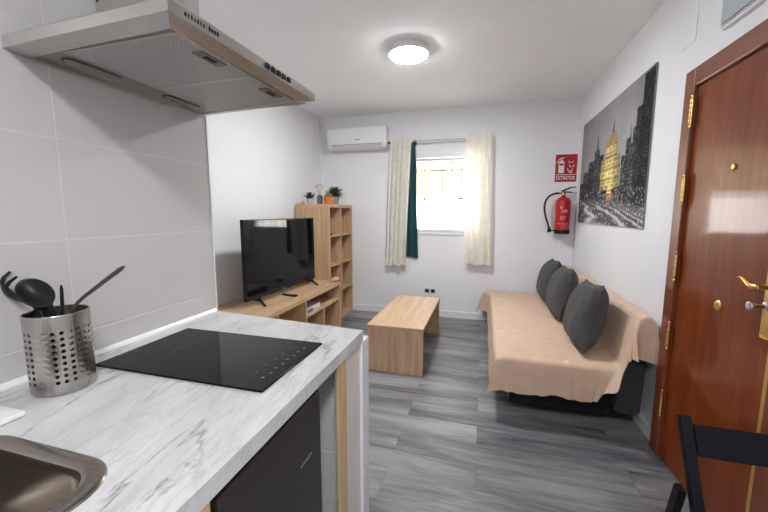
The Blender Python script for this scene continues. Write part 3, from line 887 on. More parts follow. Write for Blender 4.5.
sh = thing('bookshelf', (-1.93, 4.09, 0), 'tall oak-effect cube shelving unit in the far left corner', 'shelf')
sx0, sx1, sy0, sy1, szt = -2.150, -1.722, 3.726, 4.456, 1.450
part(sh, 'top_panel', MB().box(sx0, sx1, sy0, sy1, szt-bt_, szt, 0.0015), 'oak_y')
part(sh, 'side_panel', MB().box(sx0, sx1, sy0, sy0+bt_*0.6, 0, szt-bt_, 0.001), 'oak_z')
part(sh, 'side_panel', MB().box(sx0, sx1, sy1-bt_*0.6, sy1, 0, szt-bt_, 0.001), 'oak_z')
part(sh, 'bottom_panel', MB().box(sx0, sx1, sy0+bt_*0.6, sy1-bt_*0.6, 0, bt_, 0.001), 'oak_y')
ym = (sy0+sy1)/2
part(sh, 'divider', MB().box(sx0, sx1-0.002, ym-0.008, ym+0.008, bt_, szt-bt_, 0.001), 'oak_z')
part(sh, 'back_panel', MB().box(sx0, sx0+0.006, sy0+bt_*0.6, sy1-bt_*0.6, bt_, szt-bt_), 'oak_z')
for z in (1.072, 0.718, 0.372):
    for (ya, yb_) in ((sy0+bt_*0.6, ym-0.008), (ym+0.008, sy1-bt_*0.6)):
        part(sh, 'shelf', MB().box(sx0+0.006, sx1-0.002, ya, yb_, z-0.008, z+0.008, 0.001), 'oak_y')

# television
XV = -1.85
tv = thing('television', (XV, 2.95, bzt), 'large black flat-screen television standing on the oak TV bench', 'television')
ty0, ty1, tz0, tz1 = 2.405, 3.550, 0.612, 1.294
b = MB(); b.box(XV-0.030, XV, ty0, ty1, tz0, tz1, 0.004); b.box(XV-0.065, XV-0.028, ty0+0.2, ty1-0.2, tz0+0.05, tz0+0.42, 0.01)
part(tv, 'case', b, 'bezel')
part(tv, 'screen', MB().box(XV-0.0005, XV+0.0015, ty0+0.010, ty1-0.010, tz0+0.020, tz1-0.010), 'tv_screen')
b = MB()
for k in range(4): b.box(XV, XV+0.0015, 2.925+k*0.012, 2.934+k*0.012, tz0+0.006, tz0+0.013)
part(tv, 'emblem', b, 'chrome')
tv.rotation_euler.z = R(-2.0)
for yc in (2.575, 3.49):
    b = MB()
    b.tube([(XV-0.115, yc+0.075, bzt+0.0085), (XV-0.03, yc+0.012, bzt+0.028), (XV-0.012, yc, bzt+0.06)], [0.008, 0.011, 0.011], 10)
    b.tube([(XV+0.105, yc-0.070, bzt+0.0095), (XV+0.02, yc-0.012, bzt+0.026), (XV-0.012, yc, bzt+0.06)], [0.009, 0.012, 0.011], 10)
    part(tv, 'foot', b, 'black_plastic')
b = MB(); b.box(-0.085, 0.085, -0.023, 0.023, 0, 0.017, 0.006, seg=3)
rc = thing('remote_control', (-1.775, 2.915, bzt), 'black remote control lying on the TV bench in front of the screen', 'remote', rot=(0, 0, R(-14)))
part(rc, 'remote_body', b, 'black_plastic', local=True)
for i in range(6):
    for j in range(3): part(rc, 'button', MB().lathe([(0.0035, 0.0165), (0.003, 0.0185)], (-0.065+i*0.02, -0.012+j*0.012, 0), 8), 'offwhite', local=True)
# box in the upper compartment
rb = thing('media_box', (-1.72, 3.10, 0.37), 'flat grey-white box in the open compartment of the TV bench', 'box')
part(rb, 'box_body', MB().box(-1.90, -1.63, 2.99, 3.27, 0.3705, 0.415, 0.006, seg=3), 'offwhite')
part(rb, 'front_band', MB().box(-1.6295, -1.6275, 2.995, 3.10, 0.376, 0.408), plain('slate blue plastic', (0.12, 0.14, 0.17), 0.4))

# pink soft pouch at the bench corner
pk = thing('pouch', (-1.62, 3.69, bzt), 'small pink soft pouch with a hanging strap at the far corner of the TV bench', 'pouch')
b = MB()
b.sphere((-1.635, 3.668, bzt+0.030), 0.036, (1.0, 1.15, 0.80), nu=20, nv=14)
b.sphere((-1.615, 3.690, bzt+0.036), 0.025, (1.0, 1.0, 0.9))
b.sphere((-1.655, 3.640, bzt+0.022), 0.026, (1.0, 1.0, 0.8))
part(pk, 'pouch_body', b, 'pink')
b = MB(); b.tube([(-1.600, 3.700, bzt+0.03), (-1.582, 3.708, bzt+0.012), (-1.578, 3.708, bzt-0.05), (-1.579, 3.707, bzt-0.17)], [0.005, 0.005, 0.004, 0.004], 8, flat=(1.6, 0.6))
part(pk, 'strap', b, 'dry')
single('trinket_box', MB().box(-1.79, -1.74, 3.80, 3.86, 1.0805, 1.105, 0.006), 'black_plastic', (-1.765, 3.83, 1.08),
       'tiny dark box in the upper near cell of the cube shelf', 'box')

# plants on top of the shelf
def pot(t, c, r, h, mat, taper=0.8):
    x, y, z = c
    return part(t, 'pot', MB().lathe([(r*taper, z), (r, z+h-0.004), (r, z+h), (r-0.006, z+h), (r-0.008, z+h-0.012), (0.001, z+h-0.012)], (x, y, 0), 24), mat)
def leaf(b, base, d, L, W, droop=0.3, n=5):
    base, d = Vector(base), Vector(d).normalized()
    side = d.cross(Vector((0, 0, 1)));
    if side.length < 0.1: side = Vector((1, 0, 0))
    side.normalize(); prev = None
    for i in range(n+1):
        t = i/n; p = base + d*L*t + Vector((0, 0, -droop*L*t*t)); wd = W*math.sin(PI*min(1, 0.12+0.88*t))*0.5
        a, c_ = b.bm.verts.new(p - side*wd), b.bm.verts.new(p + side*wd)
        if prev: b.bm.faces.new([prev[0], a, c_, prev[1]])
        prev = (a, c_)
zt = szt
# succulent in cream pot
p1 = thing('succulent', (-1.98, 3.80, zt), 'small dark succulent in a cream pot, leftmost planted pot on the shelf', 'potted plant')
pot(p1, (-2.000, 3.80, zt), 0.038, 0.066, 'cream_pot')
b = MB()
for k in range(26):
    a = k*2.4; el = 0.25+0.05*k
    leaf(b, (-2.000, 3.80, zt+0.055), (math.cos(a)*math.cos(el), math.sin(a)*math.cos(el), math.sin(el)), 0.125-0.0008*k, 0.028, 0.1)
part(p1, 'leaves', b, 'dark_leaf', smooth=False)
single('shell_ornament', MB().lathe([(0.018, zt), (0.024, zt+0.012), (0.016, zt+0.026), (0.006, zt+0.036)], (-2.085, 3.80, 0), 16), plain('pale pink ceramic', (0.66, 0.52, 0.48), 0.5), (-2.085, 3.80, zt),
       'tiny pale pink ornament at the wall end of the shelf top', 'ornament')
# dark bottle-like pot with dry stems
p2 = thing('bottle_vase', (-1.845, 3.80, zt), 'narrow dark vase with pale dry stems beside the orange pot', 'vase')
part(p2, 'vase_body', MB().lathe([(0.030, zt), (0.033, zt+0.03), (0.033, zt+0.085), (0.024, zt+0.105), (0.020, zt+0.11)], (-1.870, 3.80, 0), 20), 'dark_pot')
b = MB()
for k in range(6):
    a = k*1.1; b.tube([(-1.870, 3.80, zt+0.10), (-1.870+0.02*math.cos(a), 3.80+0.02*math.sin(a), zt+0.16), (-1.870+0.045*math.cos(a), 3.80+0.045*math.sin(a), zt+0.195+0.012*(k % 3))], [0.002, 0.002, 0.0035], 6)
    b.sphere((-1.870+0.045*math.cos(a), 3.80+0.045*math.sin(a), zt+0.20+0.012*(k % 3)), 0.009, nu=8, nv=6)
part(p2, 'dry_stem', b, 'dry')
# orange pot with cactus
p3 = thing('cactus', (-1.77, 3.80, zt), 'round brown cactus in a bright orange pot on the shelf', 'potted plant')
pot(p3, (-1.758, 3.80, zt), 0.062, 0.080, 'terracotta', 0.86)
b = MB()
def cf(u, v):
    th = u*2*PI; ph = v*PI*0.5; r = 0.050*math.cos(ph)*(1+0.09*math.cos(th*11))
    return (-1.758+r*math.cos(th), 3.80+r*math.sin(th), zt+0.070+0.062*math.sin(ph))
b.grid(66, 9, cf, closed_u=True)
part(p3, 'cactus_body', b, 'cactus')
# bushy green plant in grey pot
p4 = thing('bushy_plant', (-1.785, 4.02, zt), 'bushy green leafy plant in a grey pot, rightmost on the shelf', 'potted plant')
PX, PY = -1.785, 4.02
pot(p4, (PX, PY, zt), 0.060, 0.090, 'grey_pot', 0.86)
b = MB()
for k in range(150):
    a = rnd.uniform(0, 2*PI); el = rnd.uniform(0.1, 1.5)
    leaf(b, (PX+0.02*math.cos(a), PY+0.02*math.sin(a), zt+0.072+rnd.uniform(0, 0.05)), (math.cos(a)*math.cos(el), math.sin(a)*math.cos(el), math.sin(el)), rnd.uniform(0.10, 0.175), 0.030, 0.25, 4)
part(p4, 'leaves', b, 'leaf', smooth=False)

# coffee table
ct = thing('coffee_table', (-0.69, 3.29, 0), 'light oak-effect coffee table with two solid slab ends', 'table')
tx0, tx1, cy0, cy1, ctz = -0.932, -0.447, 2.730, 3.848, 0.408
part(ct, 'tabletop', MB().box(tx0, tx1, cy0, cy1, ctz-0.030, ctz, 0.0025), 'son_y')
part(ct, 'slab_leg', MB().box(tx0+0.003, tx1-0.003, cy0+0.004, cy0+0.034, 0, ctz-0.032, 0.0015), 'son_z')
part(ct, 'slab_leg', MB().box(tx0+0.003, tx1-0.003, cy1-0.034, cy1-0.004, 0, ctz-0.032, 0.0015), 'son_z')
part(ct, 'center_rail', MB().box(-0.70, -0.68, cy0+0.034, cy1-0.034, 0.23, ctz-0.030, 0.001), 'son_y')

# ================================================================== BACK WALL
# wall outlet
so = thing('wall_outlet', (-0.645, YB, 0.33), 'double grey wall socket in a white frame low on the back wall', 'socket')
part(so, 'frame', MB().box(-0.732, -0.572, YB-0.011, YB-0.0005, 0.294, 0.382, 0.003), 'white_plastic')
for xc in (-0.690, -0.614):
    s_ = part(so, 'socket', MB().box(xc-0.030, xc+0.030, YB-0.014, YB-0.0112, 0.312, 0.364, 0.002), 'socket_grey')
    part(s_, 'socket_well', MB().lathe([(0.020, 0), (0.020, -0.001), (0.017, -0.0005)], (xc, YB-0.0142, 0.338), 20, axis='Y'), 'black_plastic')

# air conditioner
ac = thing('air_conditioner', (-1.59, YB, 2.15), 'white split air conditioner mounted high in the corner of the back wall', 'air conditioner')
ax0, ax1 = -1.985, -1.203
prof = [(YB-0.0005, 2.160), (YB-0.10, 2.152), (YB-0.165, 2.168), (YB-0.190, 2.205), (YB-0.193, 2.26), (YB-0.190, 2.405), (YB-0.175, 2.425), (YB-0.0005, 2.432)]
b = MB(); b.prism(prof, ax0, ax1, 0, bev=0.006)
part(ac, 'ac_body', b, 'white_plastic')
part(ac, 'air_flap', MB().prism([(YB-0.186, 2.200), (YB-0.192, 2.204), (YB-0.172, 2.168), (YB-0.168, 2.168)], ax0+0.06, ax1-0.05, 0), 'offwhite')
part(ac, 'air_slot', MB().box(ax0+0.05, ax1-0.04, YB-0.1965, YB-0.189, 2.2075, 2.2125), 'socket_grey')
part(ac, 'emblem', MB().box(-1.605, -1.545, YB-0.1955, YB-0.1925, 2.262, 2.272), 'socket_grey')
single('cable_clip', MB().box(XL+0.0005, XL+0.014, YB-0.020, YB-0.0005, 2.44, 2.55, 0.003), 'offwhite', (XL, YB, 2.44), 'short grey cable cover in the upper left room corner', 'cable cover')

# curtain rod and curtains
YC = YB-0.08; ZR = 2.226
rd = thing('curtain_rod', (-0.55, YC, ZR), 'thin grey curtain rod above the window', 'curtain rod')
part(rd, 'rod', MB().tube([(-1.186, YC, ZR), (0.045, YC, ZR)], 0.0105, 14), 'grey_metal')
for x in (-1.190,): part(rd, 'finial', MB().lathe([(0.008, -0.012), (0.013, -0.008), (0.013, 0.008), (0.008, 0.012)], (x, YC, ZR), 16, axis='X'), 'black_plastic')
for x in (-1.172, -0.862):
    b = MB(); b.box(x-0.008, x+0.008, YC+0.008, YB-0.0005, ZR-0.006, ZR+0.006); b.box(x-0.012, x+0.012, YB-0.004, YB-0.0004, ZR-0.03, ZR+0.03)
    b.lathe([(0.013, -0.010), (0.013, 0.010)], (x, YC, ZR), 16, axis='X')
    part(rd, 'bracket', b, 'black_plastic')

def curtain_mesh(xt, xb_, zt, zb_, y, pleats, amp, seed, frill=True):
    r = random.Random(seed)
    ph = [r.uniform(-0.5, 0.5) for _ in range(pleats+2)]; am = [r.uniform(0.6, 1.25) for _ in range(pleats+2)]
    b = MB()
    nu, nv = pleats*14+1, 46
    def fn(u, v):
        t = v                                  # 0 top .. 1 bottom
        z = zt + (zb_-zt)*t
        k = pleats*(u + 0.035*math.sin(2*PI*1.35*u+seed) - 0.035*math.sin(seed)*(1-u) - 0.035*math.sin(2*PI*1.35+seed)*u); k = min(max(k, 0), pleats-1e-6); i = int(k); fpl = k
        a = (am[i]*(1-(k-i)) + am[i+1]*(k-i))
        wob = (ph[i]*(1-(k-i)) + ph[i+1]*(k-i))*0.8*t
        x0 = xt[0] + (xb_[0]-xt[0])*t**0.8; x1 = xt[1] + (xb_[1]-xt[1])*t**0.8
        s_ = math.sin(2*PI*fpl + wob)
        dz = abs(z-ZR)
        pinch = 0.40 + 0.60*min(1, dz/0.16)          # gathered at the rod
        yy = y + s_*amp*a*pinch + 0.004*math.sin(9*t+5*u)
        xx = x0 + (x1-x0)*u + 0.25*amp*math.sin(4*PI*fpl)*pinch
        if frill and t < 0.05: z += 0.010*math.sin(2*PI*fpl*1.7+seed)*(1-t/0.05)
        if t > 0.9: z += 0.010*math.sin(2*PI*u*2+seed)*(t-0.9)/0.1
        return (xx, yy, z)
    b.grid(nu, nv, fn)
    return b
single('curtain', curtain_mesh((-1.163, -0.893), (-1.225, -0.962), 2.268, 0.672, YC-0.022, 4, 0.019, 3), 'curtain', (-1.06, YC, 0.67),
       'cream curtain left of the window, hanging in front of the teal one', 'curtain', 'window curtains')
single('curtain', curtain_mesh((-0.248, 0.055), (-0.222, 0.092), 2.275, 0.722, YC-0.022, 4, 0.019, 11), 'curtain', (-0.07, YC, 0.72),
       'cream translucent curtain on the right of the window', 'curtain', 'window curtains')
single('curtain', curtain_mesh((-1.185, -0.862), (-1.248, -0.812), 2.236, 0.772, YC+0.046, 5, 0.012, 5, False), 'teal', (-1.03, YC+0.046, 0.77),
       'shiny dark teal curtain showing behind the left cream curtain', 'curtain', 'window curtains')

# fire sign
sg = thing('fire_sign', (0.873, YB, 1.70), 'red and white sign reading EXTINTOR above the fire extinguisher', 'sign')
gx0, gx1, gz0, gz1 = 0.762, 0.985, 1.700, 2.006
part(sg, 'sign_plate', MB().box(gx0, gx1, YB-0.003, YB-0.0005, gz0, gz1), 'sign_red')
yf = YB-0.0034
b = MB()
def flat(pts): b.poly([(x, yf, z) for x, z in pts])
b.box(gx0+0.006, gx1-0.006, yf-0.0002, yf+0.0002, 1.778, 1.784)
# extinguisher symbol
flat([(0.795, 1.800), (0.853, 1.800), (0.853, 1.915), (0.846, 1.932), (0.832, 1.940), (0.816, 1.940), (0.802, 1.932), (0.795, 1.915)])
flat([(0.817, 1.940), (0.831, 1.940), (0.831, 1.956), (0.817, 1.956)])
flat([(0.808, 1.956), (0.852, 1.966), (0.854, 1.974), (0.806, 1.966)])
flat([(0.817, 1.958), (0.800, 1.950), (0.788, 1.930), (0.784, 1.905), (0.779, 1.905), (0.782, 1.934), (0.796, 1.957), (0.815, 1.966)])
# flames
for (ox, oz, s1) in ((0.915, 1.815, 1.0), (0.930, 1.860, 0.9), (0.920, 1.905, 0.8)):
    for sd_ in (-1, 1):
        P = [(0, 0), (0.014, 0.004), (0.026, 0.018), (0.030, 0.040), (0.020, 0.026), (0.008, 0.016)]
        flat([(ox+sd_*x*s1*0.9+0.004*sd_, oz+z*s1) for x, z in (P if sd_ > 0 else P[::-1])])
flat([(0.905, 1.800), (0.940, 1.800), (0.938, 1.812), (0.907, 1.812)])
part(sg, 'pictogram', b, 'sign_white', smooth=False)
b = MB(); b.box(0.802, 0.846, yf-0.0006, yf-0.0002, 1.885, 1.903)
part(sg, 'pictogram_label', b, 'black_plastic')
def text_mb(txt, size, width):
    cu = bpy.data.curves.new('t', 'FONT'); cu.body = txt; cu.size = size; cu.align_x = 'CENTER'; cu.align_y = 'CENTER'; cu.resolution_u = 3; cu.offset = size*0.012
    ob = bpy.data.objects.new('t', cu); COL.objects.link(ob)
    dg = bpy.context.evaluated_depsgraph_get(); dg.update()
    me = bpy.data.meshes.new_from_object(ob.evaluated_get(dg))
    bpy.data.objects.remove(ob); bpy.data.curves.remove(cu)
    mb = MB(); mb.bm.from_mesh(me); bpy.data.meshes.remove(me)
    xs = [v.co.x for v in mb.bm.verts]; sx = width/(max(xs)-min(xs)); cx = (max(xs)+min(xs))/2
    for v in mb.bm.verts: v.co.x = (v.co.x-cx)*sx
    return mb
tx = text_mb('EXTINTOR', 0.058, 0.196)
tx.xf(Matrix.Translation((0.8735, yf-0.0004, 1.742)) @ Matrix.Rotation(PI/2, 4, 'X'))
part(sg, 'lettering', tx, 'sign_white', smooth=False)

# fire extinguisher
EX, EY, ER = 0.848, YB-0.098, 0.079
fe = thing('fire_extinguisher', (EX, YB, 1.12), 'red fire extinguisher with black hose hung on the back wall', 'fire extinguisher')
part(fe, 'cylinder', MB().lathe([(ER-0.002, 1.150), (ER, 1.158), (ER, 1.470), (ER-0.006, 1.492), (ER-0.022, 1.512), (0.034, 1.526), (0.022, 1.532), (0.020, 1.548)], (EX, EY, 0), 40), 'red')
part(fe, 'base_cap', MB().lathe([(ER-0.008, 1.112), (ER+0.002, 1.118), (ER+0.003, 1.158), (ER, 1.160)], (EX, EY, 0), 40), 'black_plastic')
b = MB().lathe([(0.018, 1.546), (0.018, 1.556), (0.023, 1.558), (0.023, 1.570), (0.014, 1.574), (0.014, 1.590)], (EX, EY, 0), 20)
b.tube([(EX, EY, 1.566), (EX-0.050, EY-0.006, 1.568)], 0.010, 12)
part(fe, 'valve', b, 'brass')
b = MB()
b.bar((EX-0.025, EY, 1.588), (EX+0.062, EY-0.01, 1.628), 0.026, 0.017, (0, 1, 0)); b.bar((EX+0.060, EY-0.01, 1.627), (EX+0.118, EY-0.015, 1.634), 0.022, 0.011, (0, 1, 0))
b.bar((EX-0.010, EY, 1.582), (EX+0.075, EY-0.01, 1.576), 0.024, 0.014, (0, 1, 0)); b.bar((EX+0.073, EY-0.01, 1.577), (EX+0.128, EY-0.015, 1.562), 0.018, 0.006, (0, 1, 0))
part(fe, 'grip_lever', b, 'black_plastic')
hp = [(-0.048, 1.568), (-0.090, 1.566), (-0.135, 1.548), (-0.170, 1.515), (-0.190, 1.470), (-0.196, 1.410), (-0.188, 1.350), (-0.170, 1.285), (-0.150, 1.230), (-0.136, 1.185)]
b = MB().tube([(EX+x, EY-0.006-0.02*math.sin(i/9*PI), z) for i, (x, z) in enumerate(hp)], 0.0105, 12)
ho = part(fe, 'hose', b, 'black_plastic')
b = MB().tube([(EX-0.136, EY-0.006, 1.190), (EX-0.130, EY-0.006, 1.165), (EX-0.128, EY-0.006, 1.130)], [0.012, 0.018, 0.024], 14)
b.tube([(EX-0.128, EY-0.006, 1.148), (EX-0.080, EY-0.006, 1.150)], 0.007, 8)
part(ho, 'nozzle', b, 'black_plastic')
# printed label on the cylinder front (curved patches on its surface)
b = MB()
def patch(a0, a1, z0, z1):
    n = max(2, int(abs(a1-a0)/0.08)); r = ER+0.0006; pv = None
    for k in range(n+1):
        a = -PI/2 + a0 + (a1-a0)*k/n
        A = b.bm.verts.new((EX+r*math.cos(a), EY+r*math.sin(a), z0)); Bv = b.bm.verts.new((EX+r*math.cos(a), EY+r*math.sin(a), z1))
        if pv: b.bm.faces.new([pv[0], A, Bv, pv[1]])
        pv = (A, Bv)
for k in range(4): patch(-0.33+k*0.2, -0.33+k*0.2+0.15, 1.352, 1.384)
part(fe, 'label_title', b, 'sign_pink')
b = MB()
for z in (1.305, 1.290, 1.275): patch(-0.45, 0.1+0.2*(z > 1.28), z, z+0.006)
part(fe, 'label_text', b, 'sign_pink')
b = MB(); patch(-0.5, -0.3, 1.395, 1.420)
part(fe, 'label_emblem', b, 'sign_pink')
b = MB(); patch(-0.9, 0.75, 1.225, 1.230)
part(fe, 'label_line', b, 'sign_pink')
b = MB(); b.box(EX-0.02, EX+0.02, EY+ER-0.002, YB-0.0005, 1.44, 1.50)
part(fe, 'wall_bracket', b, 'black_plastic')

# ================================================================== RIGHT WALL: canvas, covers
cv = thing('canvas_picture', (XR, 3.45, 1.25), 'large black and white city street canvas with a golden lit building', 'picture')
vy0, vy1, vz0, vz1 = 2.652, 4.300, 1.247, 2.270     # near edge, far edge
xfnt = XR-0.012
part(cv, 'stretcher', MB().box(xfnt+0.0006, XR-0.0005, vy0, vy1, vz0, vz1, 0.002), 'canvas_edge')
def hsh(*a):
    v = math.sin(sum(x*k for x, k in zip(a, (12.9898, 78.233, 37.719))))*43758.5453
    return v-math.floor(v)
def smooth(e0, e1, x):
    t = max(0, min(1, (x-e0)/(e1-e0))); return t*t*(3-2*t)
def vnoise(x, y):
    i, j = math.floor(x), math.floor(y); fx, fy = x-i, y-j; fx = fx*fx*(3-2*fx); fy = fy*fy*(3-2*fy)
    a, b_, c_, d_ = hsh(i, j), hsh(i+1, j), hsh(i, j+1), hsh(i+1, j+1)
    return a+(b_-a)*fx+(c_-a)*fy+(a-b_-c_+d_)*fx*fy
def city(u, v):
    """u 0 far/left .. 1 near/right, v 0 bottom .. 1 top"""
    u = u*0.425/0.58 if u < 0.58 else (0.425+(u-0.58)/0.13*0.135 if u < 0.71 else 0.56+(u-0.71)/0.29*0.44)
    n = vnoise(u*9, v*7)*0.5+vnoise(u*30, v*24)*0.3+vnoise(u*85, v*70)*0.2
    sky = 0.10+0.18*smooth(0.3, 0.80, 1-abs(u-0.45)) + 0.16*(1-v) + 0.08*(n-0.5)
    col = [sky*1.02, sky*0.99, sky*1.01]
    def windows(nu, nv, dens, lo, hi, uu, vv_):
        a, c_ = uu*nu, vv_*nv
        fa, fc = a-math.floor(a), c_-math.floor(c_)
        on_ = hsh(math.floor(a), math.floor(c_)) < dens
        return hi if (on_ and 0.2 < fa < 0.75 and 0.2 < fc < 0.8) else lo
    # left blocks
    for (a0, a1, top, base) in ((0.0, 0.07, 0.40, 0.035), (0.05, 0.15, 0.50, 0.06), (0.13, 0.22, 0.58, 0.03), (0.21, 0.28, 0.66, 0.08), (0.27, 0.33, 0.60, 0.05)):
        if a0 <= u < a1 and v < top:
            g = windows(60, 46, 0.42, base*(0.3+0.6*n), base*0.5+0.30*n, u, v); col = [g, g, g*1.03]
    if abs(u-0.245) < 0.012*(0.80-v)/0.14 and 0.66 <= v < 0.80: col = [0.04, 0.04, 0.045]
    # right blocks stepping up
    for (a0, a1, top, base) in ((0.56, 0.66, 0.52, 0.06), (0.63, 0.72, 0.63, 0.035), (0.69, 0.80, 0.58+0.10*(u > 0.74), 0.07), (0.78, 0.90, 0.80, 0.03), (0.86, 1.01, 0.985, 0.012)):
        if a0 <= u < a1 and v < top - 0.0:
            g = windows(52, 40, 0.5, base*(0.25+0.5*n), base*0.5+0.42*n*(1-0.6*(a0 > 0.77))*(1.0-v*0.6), u, v); col = [g, g, g*1.03]
    if abs(u-0.70) < 0.010*(0.76-v)/0.13 and 0.60 <= v < 0.76: col = [0.04, 0.04, 0.045]
    # golden corner building with drum, dome and spire
    c0 = 0.425; w_ = 0.135
    body = abs(u-c0) < w_*(0.92-0.25*max(0, v-0.45)) and v < 0.55
    drum = abs(u-c0) < 0.075 and 0.55 <= v < 0.655
    dome = 0.655 <= v < 0.735 and abs(u-c0) < 0.070*math.sqrt(max(0, 1-((v-0.655)/0.08)**2))
    spire = 0.735 <= v < 0.86 and abs(u-c0) < 0.008*(0.87-v)/0.12+0.002
    if body or drum or dome or spire:
        shade = 0.35+0.9*math.exp(-((u-c0+0.02)/0.08)**2)
        win = windows(70, 30, 0.8, 1.0, 0.28, u, v)
        band = 0.45 if (v*11) % 1 < 0.16 else 1.0
        k = shade*win*band*(0.55+0.8*n)
        if dome: k = 0.22+0.45*n
        col = [0.80*k, 0.62*k, 0.25*k]
        if body and v < 0.26: col = [0.50*k, 0.20*k, 0.12*k] if hsh(math.floor(u*60), 3) < 0.5 else [0.5*k, 0.45*k, 0.35*k]
        if spire: col = [0.30, 0.16, 0.12] if v > 0.80 else [0.08, 0.08, 0.08]
    # street with light trails and trees
    if v < 0.24-0.10*u:
        d_ = (0.24-0.10*u-v)
        g = 0.05+0.10*n
        ang = (u-0.05)/(0.03+d_*2.2)
        tr = abs(math.sin(ang*2.6+vnoise(u*5, v*30)*1.2))**10
        g += 0.55*tr*smooth(0, 0.08, d_)
        if hsh(math.floor(u*90), math.floor(v*60)) > 0.93: g += 0.4
        col = [g, g, g*1.02]
    elif v < 0.34-0.08*u and abs(u-c0) > 0.03 and vnoise(u*38, v*40) > 0.42:
        g = 0.015+0.30*(vnoise(u*120, v*90) > 0.68); col = [g, g, g]
    return [max(0.004, min(0.9, c_)) for c_ in col]
b = MB(); nu, nv = 230, 150
def cvf(u, v): return (xfnt, vy1+(vy0-vy1)*u, vz0+(vz1-vz0)*v)
lay = b.bm.verts.layers.float_color.new('Col')
V = b.grid(nu, nv, cvf)
for i in range(nu):
    for j in range(nv):
        V[i][j][lay] = (*city(i/(nu-1), j/(nv-1)), 1)
bmesh.ops.recalc_face_normals(b.bm, faces=b.bm.faces)
b.bm.faces.ensure_lookup_table()
b.bm.normal_update()
if b.bm.faces[0].normal.x > 0: bmesh.ops.reverse_faces(b.bm, faces=b.bm.faces)
part(cv, 'printed_canvas', b, 'print', smooth=False)

# pale blue cabinet above the door
pb = thing('distribution_box', (XR, 1.75, 2.15), 'pale blue-grey flat wall box with white rim above the door', 'wall box')
py0, py1, pz0, pz1 = 1.46, 2.010, 2.150, 2.50
part(pb, 'box_rim', MB().box(XR-0.020, XR-0.0005, py0, py1, pz0, pz1, 0.004), 'white_plastic')
part(pb, 'box_door', MB().box(XR-0.028, XR-0.0202, py0+0.022, py1-0.010, pz0+0.020, pz1-0.022, 0.003), 'panel_blue')
part(pb, 'door_groove', MB().box(XR-0.0206, XR-0.0198, py0+0.014, py1-0.004, pz0+0.011, pz0+0.015), 'socket_grey')
cp = thing('cover_plate', (XR, 2.35, 2.21), 'flush white painted cover plate with a fine outline beside the door top', 'cover plate')
part(cp, 'plate', MB().box(XR-0.0016, XR-0.0004, 2.254, 2.43, 2.219, 2.395, 0.0008), 'wall')
part(cp, 'outline', MB().box(XR-0.002, XR-0.0005, 2.252, 2.254, 2.219, 2.345).box(XR-0.002, XR-0.0005, 2.254, 2.385, 2.217, 2.219), 'offwhite')

# ================================================================== SOFA BED
sfx0, sfy0, sfy1 = 0.100, 2.315, 4.360
SZ = 0.405                  # top of seat under the throw
sf = thing('sofa_bed', (0.52, 3.3, 0), 'dark grey click-clack sofa bed against the right wall under a beige throw', 'sofa')
b = MB(); b.box(0.112, 0.800, 2.335, 4.335, 0.235, SZ-0.010, 0.035, seg=4)
part(sf, 'seat_mattress', b, 'sofa_fabric')
# back mattress, leaning
b = MB(); b.prism([(0.806, 0.135), (0.822, 0.112), (0.930, 0.105), (0.958, 0.135), (0.972, 0.680), (0.955, 0.722), (0.912, 0.722), (0.888, 0.695), (0.852, 0.42)], 2.345, 4.335, 1, bev=0.022)
part(sf, 'backrest', b, 'sofa_fabric')
b = MB()
b.box(0.20, 0.80, 2.37, 2.42, 0.085, 0.233, 0.004); b.box(0.20, 0.80, 4.25, 4.30, 0.085, 0.233, 0.004)
b.box(0.20, 0.25, 2.42, 4.25, 0.085, 0.233, 0.004); b.box(0.72, 0.78, 2.42, 4.25, 0.085, 0.233, 0.004)
part(sf, 'bed_frame', b, 'black_plastic')
for (x, y) in ((0.235, 2.95), (0.74, 2.95), (0.235, 3.85), (0.74, 3.85)):
    part(sf, 'foot', MB().lathe([(0.026, 0.0), (0.030, 0.012), (0.024, 0.088)], (x, y, 0), 16), 'black_plastic')

# beige throw over the sofa
def th_profile(t):
    """section across the sofa, t 0..1 : front hem, seat, back, over the top to the wall"""
    P = [(0.070, 0.190), (0.088, 0.300), (0.094, 0.385), (0.108, SZ+0.008), (0.150, SZ+0.014), (0.450, SZ+0.010), (0.760, SZ+0.010), (0.822, SZ+0.022), (0.838, SZ+0.075), (0.868, 0.690), (0.892, 0.748), (0.930, 0.758), (0.962, 0.752), (0.982, 0.715), (0.985, 0.60)]
    L = [0]
    for a, c_ in zip(P, P[1:]): L.append(L[-1]+math.hypot(c_[0]-a[0], c_[1]-a[1]))
    s_ = t*L[-1]
    for i in range(len(P)-1):
        if s_ <= L[i+1] or i == len(P)-2:
            f_ = (s_-L[i])/(L[i+1]-L[i]); return (P[i][0]+(P[i+1][0]-P[i][0])*f_, P[i][1]+(P[i+1][1]-P[i][1])*f_)
yN, yFa = sfy0-0.006, sfy1+0.004
b = MB(); nu, nv = 86, 130
nh = 24                                   # rows of the near overhang
